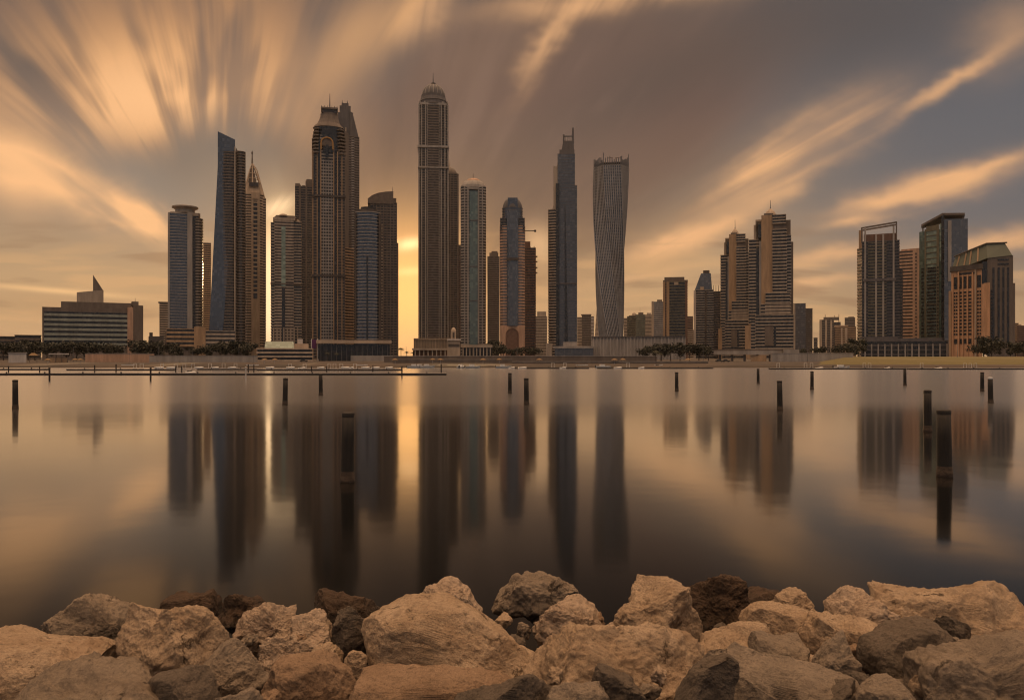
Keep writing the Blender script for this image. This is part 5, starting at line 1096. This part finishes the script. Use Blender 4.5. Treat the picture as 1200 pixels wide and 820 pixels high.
def boulder(px0, px1, yt, yb, Y_, mat, style, label, seed, rx=0, ry=0, rz=0, depth=.8):
    rnd = random.Random(seed); V, Fc = ICO[6]
    e = {'slab': .45, 'round': .8, 'block': .55, 'rough': .72}[style]
    p = np.sign(V) * np.abs(V) ** e; p /= (np.abs(p) ** 3.0).sum(1, keepdims=True) ** (1 / 3.0)
    sx = (px1 - px0) / F * Y_ / 2; sy = sx * depth; sz = min(max(sx * .45, ((yb - yt) / F * Y_ - sy * .42) * .62), 1.1)
    S = (sx * sy * sz) ** (1 / 3); so = np.array([seed * 3.1, seed * 1.7, seed * .9]) % 97
    # broken faces: hard cuts by random planes, slightly wavy
    for k in range({'slab': 9, 'block': 14, 'rough': 11, 'round': 8}[style]):
        n = np.array([rnd.gauss(0, 1), rnd.gauss(0, 1), rnd.gauss(0, .8)]); n /= np.linalg.norm(n); d = rnd.uniform(.60, .86) if style in ('block', 'rough') else rnd.uniform(.72, .92)
        q = p @ n - d - .03 * pnoise(p * 3 + so + k); p = p - np.outer(np.clip(q, 0, None) * .97, n)
    ex = np.abs(p).max(0); p = p / ex * np.array([sx, sy, sz])
    A = {'slab': (.09, .022, .016, .010), 'block': (.12, .040, .020, .0), 'rough': (.22, .045, .028, .038), 'round': (.16, .028, .018, .018)}[style]
    nrm = p / np.array([sx, sy, sz]) ** 2; nrm /= np.linalg.norm(nrm, axis=1, keepdims=True) + 1e-9
    d = A[0] * S * fbm(p / S * 1.1 + so, 2) + A[1] * S * (fbm(p / S * 3.0 + so + 31, 4, .55, True) - .55) + A[2] * fbm(p * 9 + so + 57, 4, .62)
    if A[3]:
        w1 = worley(p * 7.0 + so + 3 * fbm(p * 2 + so, 2)[:, None] * .3); w2 = worley(p * 17.0 + so)
        d = d - A[3] * np.clip(.42 - w1, 0, None) * 1.6 * np.clip(fbm(p * 2.2 + so + 11, 2) + .35, 0, 1) - A[3] * .45 * np.clip(.40 - w2, 0, None)
    out = p + nrm * d[:, None]
    me = bpy.data.meshes.new('boulder'); me.from_pydata(out.tolist(), [], Fc); me.update(); me.materials.append(M[mat]); me.polygons.foreach_set('use_smooth', [True] * len(me.polygons))
    o = bpy.data.objects.new('boulder', me); C.objects.link(o)
    rot = Matrix.Rotation(R(rz), 3, 'Z') @ Matrix.Rotation(R(rx), 3, 'X') @ Matrix.Rotation(R(ry), 3, 'Y')
    w = out @ np.array(rot).T; base = at((px0 + px1) / 2, Y_, py=yt); zc = base.z - w[:, 2].max() * .97; xc = base.x
    for _ in range(6):      # seat it at the height and place where its outline shows in the photo
        yy = Y_ + w[:, 1]; zc += ((HZ - (zc + w[:, 2] - EYE) / yy * F).min() - yt) * Y_ / F
        cols = 600 + (xc + w[:, 0]) / yy * F; xc += ((px0 + px1) / 2 - (cols.min() + cols.max()) / 2) * Y_ / F
    o.location = (xc, Y_, zc); o.rotation_euler = rot.to_euler()
    tag(o, label, 'boulder', 'boulders of the breakwater'); return o
ROCKS = [
 (-75, 120, 731, 850, 9.0, 'r_tan', 'round', 'smooth tan boulder cut by the left border', 0, 6, 12, .9),
 (46, 183, 694, 790, 11.3, 'r_grey', 'rough', 'grey boulder with shaded right side at the left end of the waterline', 0, 8, 0, .8),
 (-40, 222, 762, 930, 7.3, 'r_grey', 'rough', 'big pitted grey-brown boulder filling the lower left corner', -4, 4, -8, .8),
 (150, 280, 705, 850, 9.3, 'r_tan', 'rough', 'peaked pitted boulder between the dark brown rock and the grey angular rock', 0, -14, 10, .8),
 (176, 262, 689, 755, 12.0, 'r_dark', 'block', 'dark brown wedge-shaped rock at the waterline, leftmost of the dark ones', 0, -16, 15, .7),
 (256, 312, 695, 745, 11.6, 'r_dark', 'rough', 'small dark rock at the waterline left of the coral-like rocks', 0, 5, 0, .8),
 (270, 352, 705, 775, 10.4, 'r_pink', 'rough', 'coral-like knobbly rock right of the small dark waterline rock', 0, 8, 0, .8),
 (332, 394, 712, 785, 10.1, 'r_pink', 'rough', 'lumpy pale rock left of the dark angular rock', 0, -6, 20, .8),
 (215, 326, 746, 850, 8.0, 'r_grey', 'block', 'smooth grey angular rock above the dark slab with a light edge', 8, -6, -10, .8),
 (172, 284, 778, 900, 6.9, 'r_slate', 'slab', 'dark slab with a light upper edge at the bottom left', 14, -16, -12, .7),
 (236, 316, 804, 900, 6.3, 'r_grey', 'block', 'small grey rock at the bottom border right of the dark slab', 0, 5, 0, .8),
 (296, 350, 745, 810, 8.9, 'r_pink', 'rough', 'small pale rough rock right of the smooth grey angular rock', 0, 0, 0, .8),
 (306, 414, 760, 890, 7.4, 'r_brown', 'round', 'rounded brown boulder left of the long flat slab', 0, 6, 0, .8),
 (345, 405, 751, 820, 8.6, 'r_tan', 'rough', 'rough tan rock behind the rounded brown boulder', 0, 0, 10, .8),
 (362, 455, 688, 750, 12.0, 'r_dark', 'block', 'wet dark brown rock at the waterline below the nearest left pile', 0, 4, -8, .7),
 (383, 440, 709, 800, 10.2, 'r_slate', 'block', 'dark angular rock with a split face in front of the wet brown rock', 6, -4, 25, .8),
 (402, 430, 761, 810, 8.3, 'r_tan', 'round', 'small egg-shaped tan rock left of the large flat-topped slab', 0, 8, 0, .9),
 (434, 490, 711, 790, 10.0, 'r_tan', 'round', 'tan rock wedged behind the left end of the large flat-topped slab', 0, -10, 0, .9),
 (474, 573, 674, 745, 11.5, 'r_pink', 'rough', 'pale hollowed rock at the waterline left of the weedy rock', 0, -7, 8, .7),
 (420, 640, 693, 860, 8.7, 'r_tan', 'slab', 'large flat-topped tan slab in the middle of the breakwater', 6, 2, -14, .62),
 (575, 682, 668, 730, 12.0, 'r_grey', 'rough', 'weedy grey-brown rock at the waterline, highest in the middle', 0, 10, 5, .7),
 (620, 722, 695, 770, 10.4, 'r_pink', 'rough', 'pale rough rock between the flat-topped slab and the peaked boulder', 0, 6, 0, .7),
 (385, 628, 776, 930, 6.7, 'r_brown', 'slab', 'long brown slab lying along the bottom border, with a pale upper edge', 4, -3, -8, .5),
 (530, 655, 789, 910, 6.1, 'r_slate', 'slab', 'dark wedge slab at the bottom border in the middle', 10, 6, 14, .6),
 (584, 830, 727, 920, 7.8, 'r_tan', 'rough', 'biggest pitted tan boulder right of the middle', 8, 5, 6, .75),
 (636, 722, 797, 900, 6.0, 'r_grey', 'round', 'rounded grey rock at the bottom border below the biggest boulder', 0, 0, 0, .8),
 (688, 756, 776, 890, 6.4, 'r_slate', 'block', 'dark square-edged rock set against the biggest boulder', 6, 4, -6, .8),
 (712, 830, 672, 800, 10.0, 'r_tan', 'rough', 'tall peaked tan boulder right of the middle at the waterline', 0, 6, 0, .8),
 (800, 878, 672, 760, 11.8, 'r_dark', 'rough', 'dark reddish weedy rock at the waterline right of the peaked boulder', 0, -4, 0, .8),
 (848, 925, 686, 745, 12.3, 'r_dark', 'block', 'low dark wet rock behind the knobbed tan rock', 0, -4, 0, .7),
 (900, 962, 687, 745, 10.9, 'r_tan', 'rough', 'small tan knob of rock at the waterline left of the dark gap', 0, 0, 0, .8),
 (864, 978, 703, 810, 9.9, 'r_tan', 'round', 'rounded tan boulder in front of the low dark wet rock', 0, 10, -10, .8),
 (955, 1072, 685, 800, 10.3, 'r_pink', 'rough', 'pale tan boulder with a pointed top left of the long right-hand boulder', 0, 4, 10, .8),
 (810, 930, 727, 830, 8.9, 'r_tan', 'round', 'tan boulder with rounded back behind the sloping grey slab', 0, -8, 8, .8),
 (1018, 1260, 679, 830, 10.9, 'r_tan', 'rough', 'long tan boulder reaching the right border at the waterline', 0, 3, -4, .6),
 (944, 1050, 715, 830, 9.2, 'r_tan', 'rough', 'tan boulder below the pale pointed one', 0, 6, 0, .8),
 (1085, 1140, 721, 785, 9.4, 'r_slate', 'block', 'small dark rock under the long right-hand boulder', 0, 12, 0, .8),
 (1010, 1122, 720, 860, 8.3, 'r_slate', 'round', 'dark brown dome-shaped rock right of the jagged grey rocks', 0, -6, 14, .8),
 (872, 962, 738, 840, 8.3, 'r_grey', 'block', 'grey-brown angular rock with a dark hollow behind the sloping slab', 4, 6, 12, .8),
 (935, 1020, 737, 860, 7.9, 'r_grey', 'block', 'jagged grey rock left of the dark dome-shaped rock', 0, -8, 30, .8),
 (785, 1010, 751, 920, 6.8, 'r_grey', 'slab', 'broad sloping grey-brown slab at the bottom right of the middle', 8, 13, -6, .6),
 (795, 852, 764, 900, 6.1, 'r_slate', 'slab', 'upright dark slab edge left of the broad sloping slab', 0, 26, 10, .7),
 (996, 1080, 788, 900, 6.3, 'r_grey', 'round', 'rounded grey rock at the bottom border near the right', 0, 0, 0, .8),
 (1050, 1265, 737, 920, 7.4, 'r_grey', 'rough', 'big rugged grey rock filling the lower right corner', 6, -3, 8, .7),
 (940, 1005, 794, 880, 6.5, 'r_slate', 'block', 'dark rock between the broad sloping slab and the rounded grey rock', 0, 8, 0, .8),
 (1128, 1240, 738, 830, 9.0, 'r_brown', 'block', 'brown rock at the right border between the long and the rugged rocks', 0, 4, 0, .7),
]
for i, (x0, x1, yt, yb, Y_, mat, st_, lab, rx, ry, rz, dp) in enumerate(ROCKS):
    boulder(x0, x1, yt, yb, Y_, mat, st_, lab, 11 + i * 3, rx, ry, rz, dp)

# small stones jammed into the gaps
STONES = [(128, 752, 22, 10.2), (292, 742, 18, 9.6), (330, 770, 20, 8.4), (352, 742, 16, 9.9), (440, 745, 18, 9.8), (416, 770, 14, 8.6), (548, 712, 26, 10.6), (562, 726, 22, 10.0), (528, 722, 20, 10.4), (606, 742, 20, 9.4), (590, 716, 20, 10.9), (614, 728, 20, 10.2), (716, 728, 20, 9.8), (832, 745, 22, 9.3), (846, 728, 18, 10.6),
          (876, 712, 18, 11.0), (962, 722, 18, 10.2), (952, 766, 20, 8.4), (1000, 752, 20, 8.9), (1012, 785, 22, 7.4), (1078, 790, 24, 7.4), (1120, 745, 22, 9.0), (1140, 752, 22, 8.8), (930, 800, 24, 6.8), (960, 784, 20, 7.4), (650, 780, 20, 6.8), (762, 800, 24, 6.6), (772, 778, 20, 7.0), (318, 806, 20, 6.9), (228, 784, 18, 7.6), (404, 790, 16, 7.7), (140, 742, 16, 10.6), (258, 738, 16, 10.4), (700, 716, 18, 10.6)]
big_ico, ICO[6] = ICO[6], ico(5)
for i, (px, py, w_, Y_) in enumerate(STONES):
    o = boulder(px - w_ * .62, px + w_ * .62, py, py + w_, Y_, ('r_tan', 'r_grey', 'r_pink', 'r_brown', 'r_slate')[i % 5], ('block', 'rough')[i % 2], 'small broken stone jammed in a gap between the big boulders', 500 + i * 7, i * 31 % 40 - 20, i * 17 % 40 - 20, i * 53 % 90)
    o.name = 'stone'; o['category'] = 'stone'; o['group'] = 'small stones between the boulders'
ICO[6] = big_ico
# ------------------------------------------------------------------ evening haze
hm = bpy.data.materials.new('evening_haze'); hm.use_nodes = True; nt = hm.node_tree; nt.nodes.clear()
pv = nt.nodes.new('ShaderNodeVolumePrincipled'); pv.inputs['Density'].default_value = .000022; pv.inputs['Color'].default_value = (.96, .90, .84, 1); pv.inputs['Anisotropy'].default_value = .4
ho = nt.nodes.new('ShaderNodeOutputMaterial'); nt.links.new(pv.outputs[0], ho.inputs['Volume'])
M['haze'] = hm
tag(MB().box(-9200, 9200, -120, 16200, -3.6, 440).build('haze', 'haze'), kind='stuff')
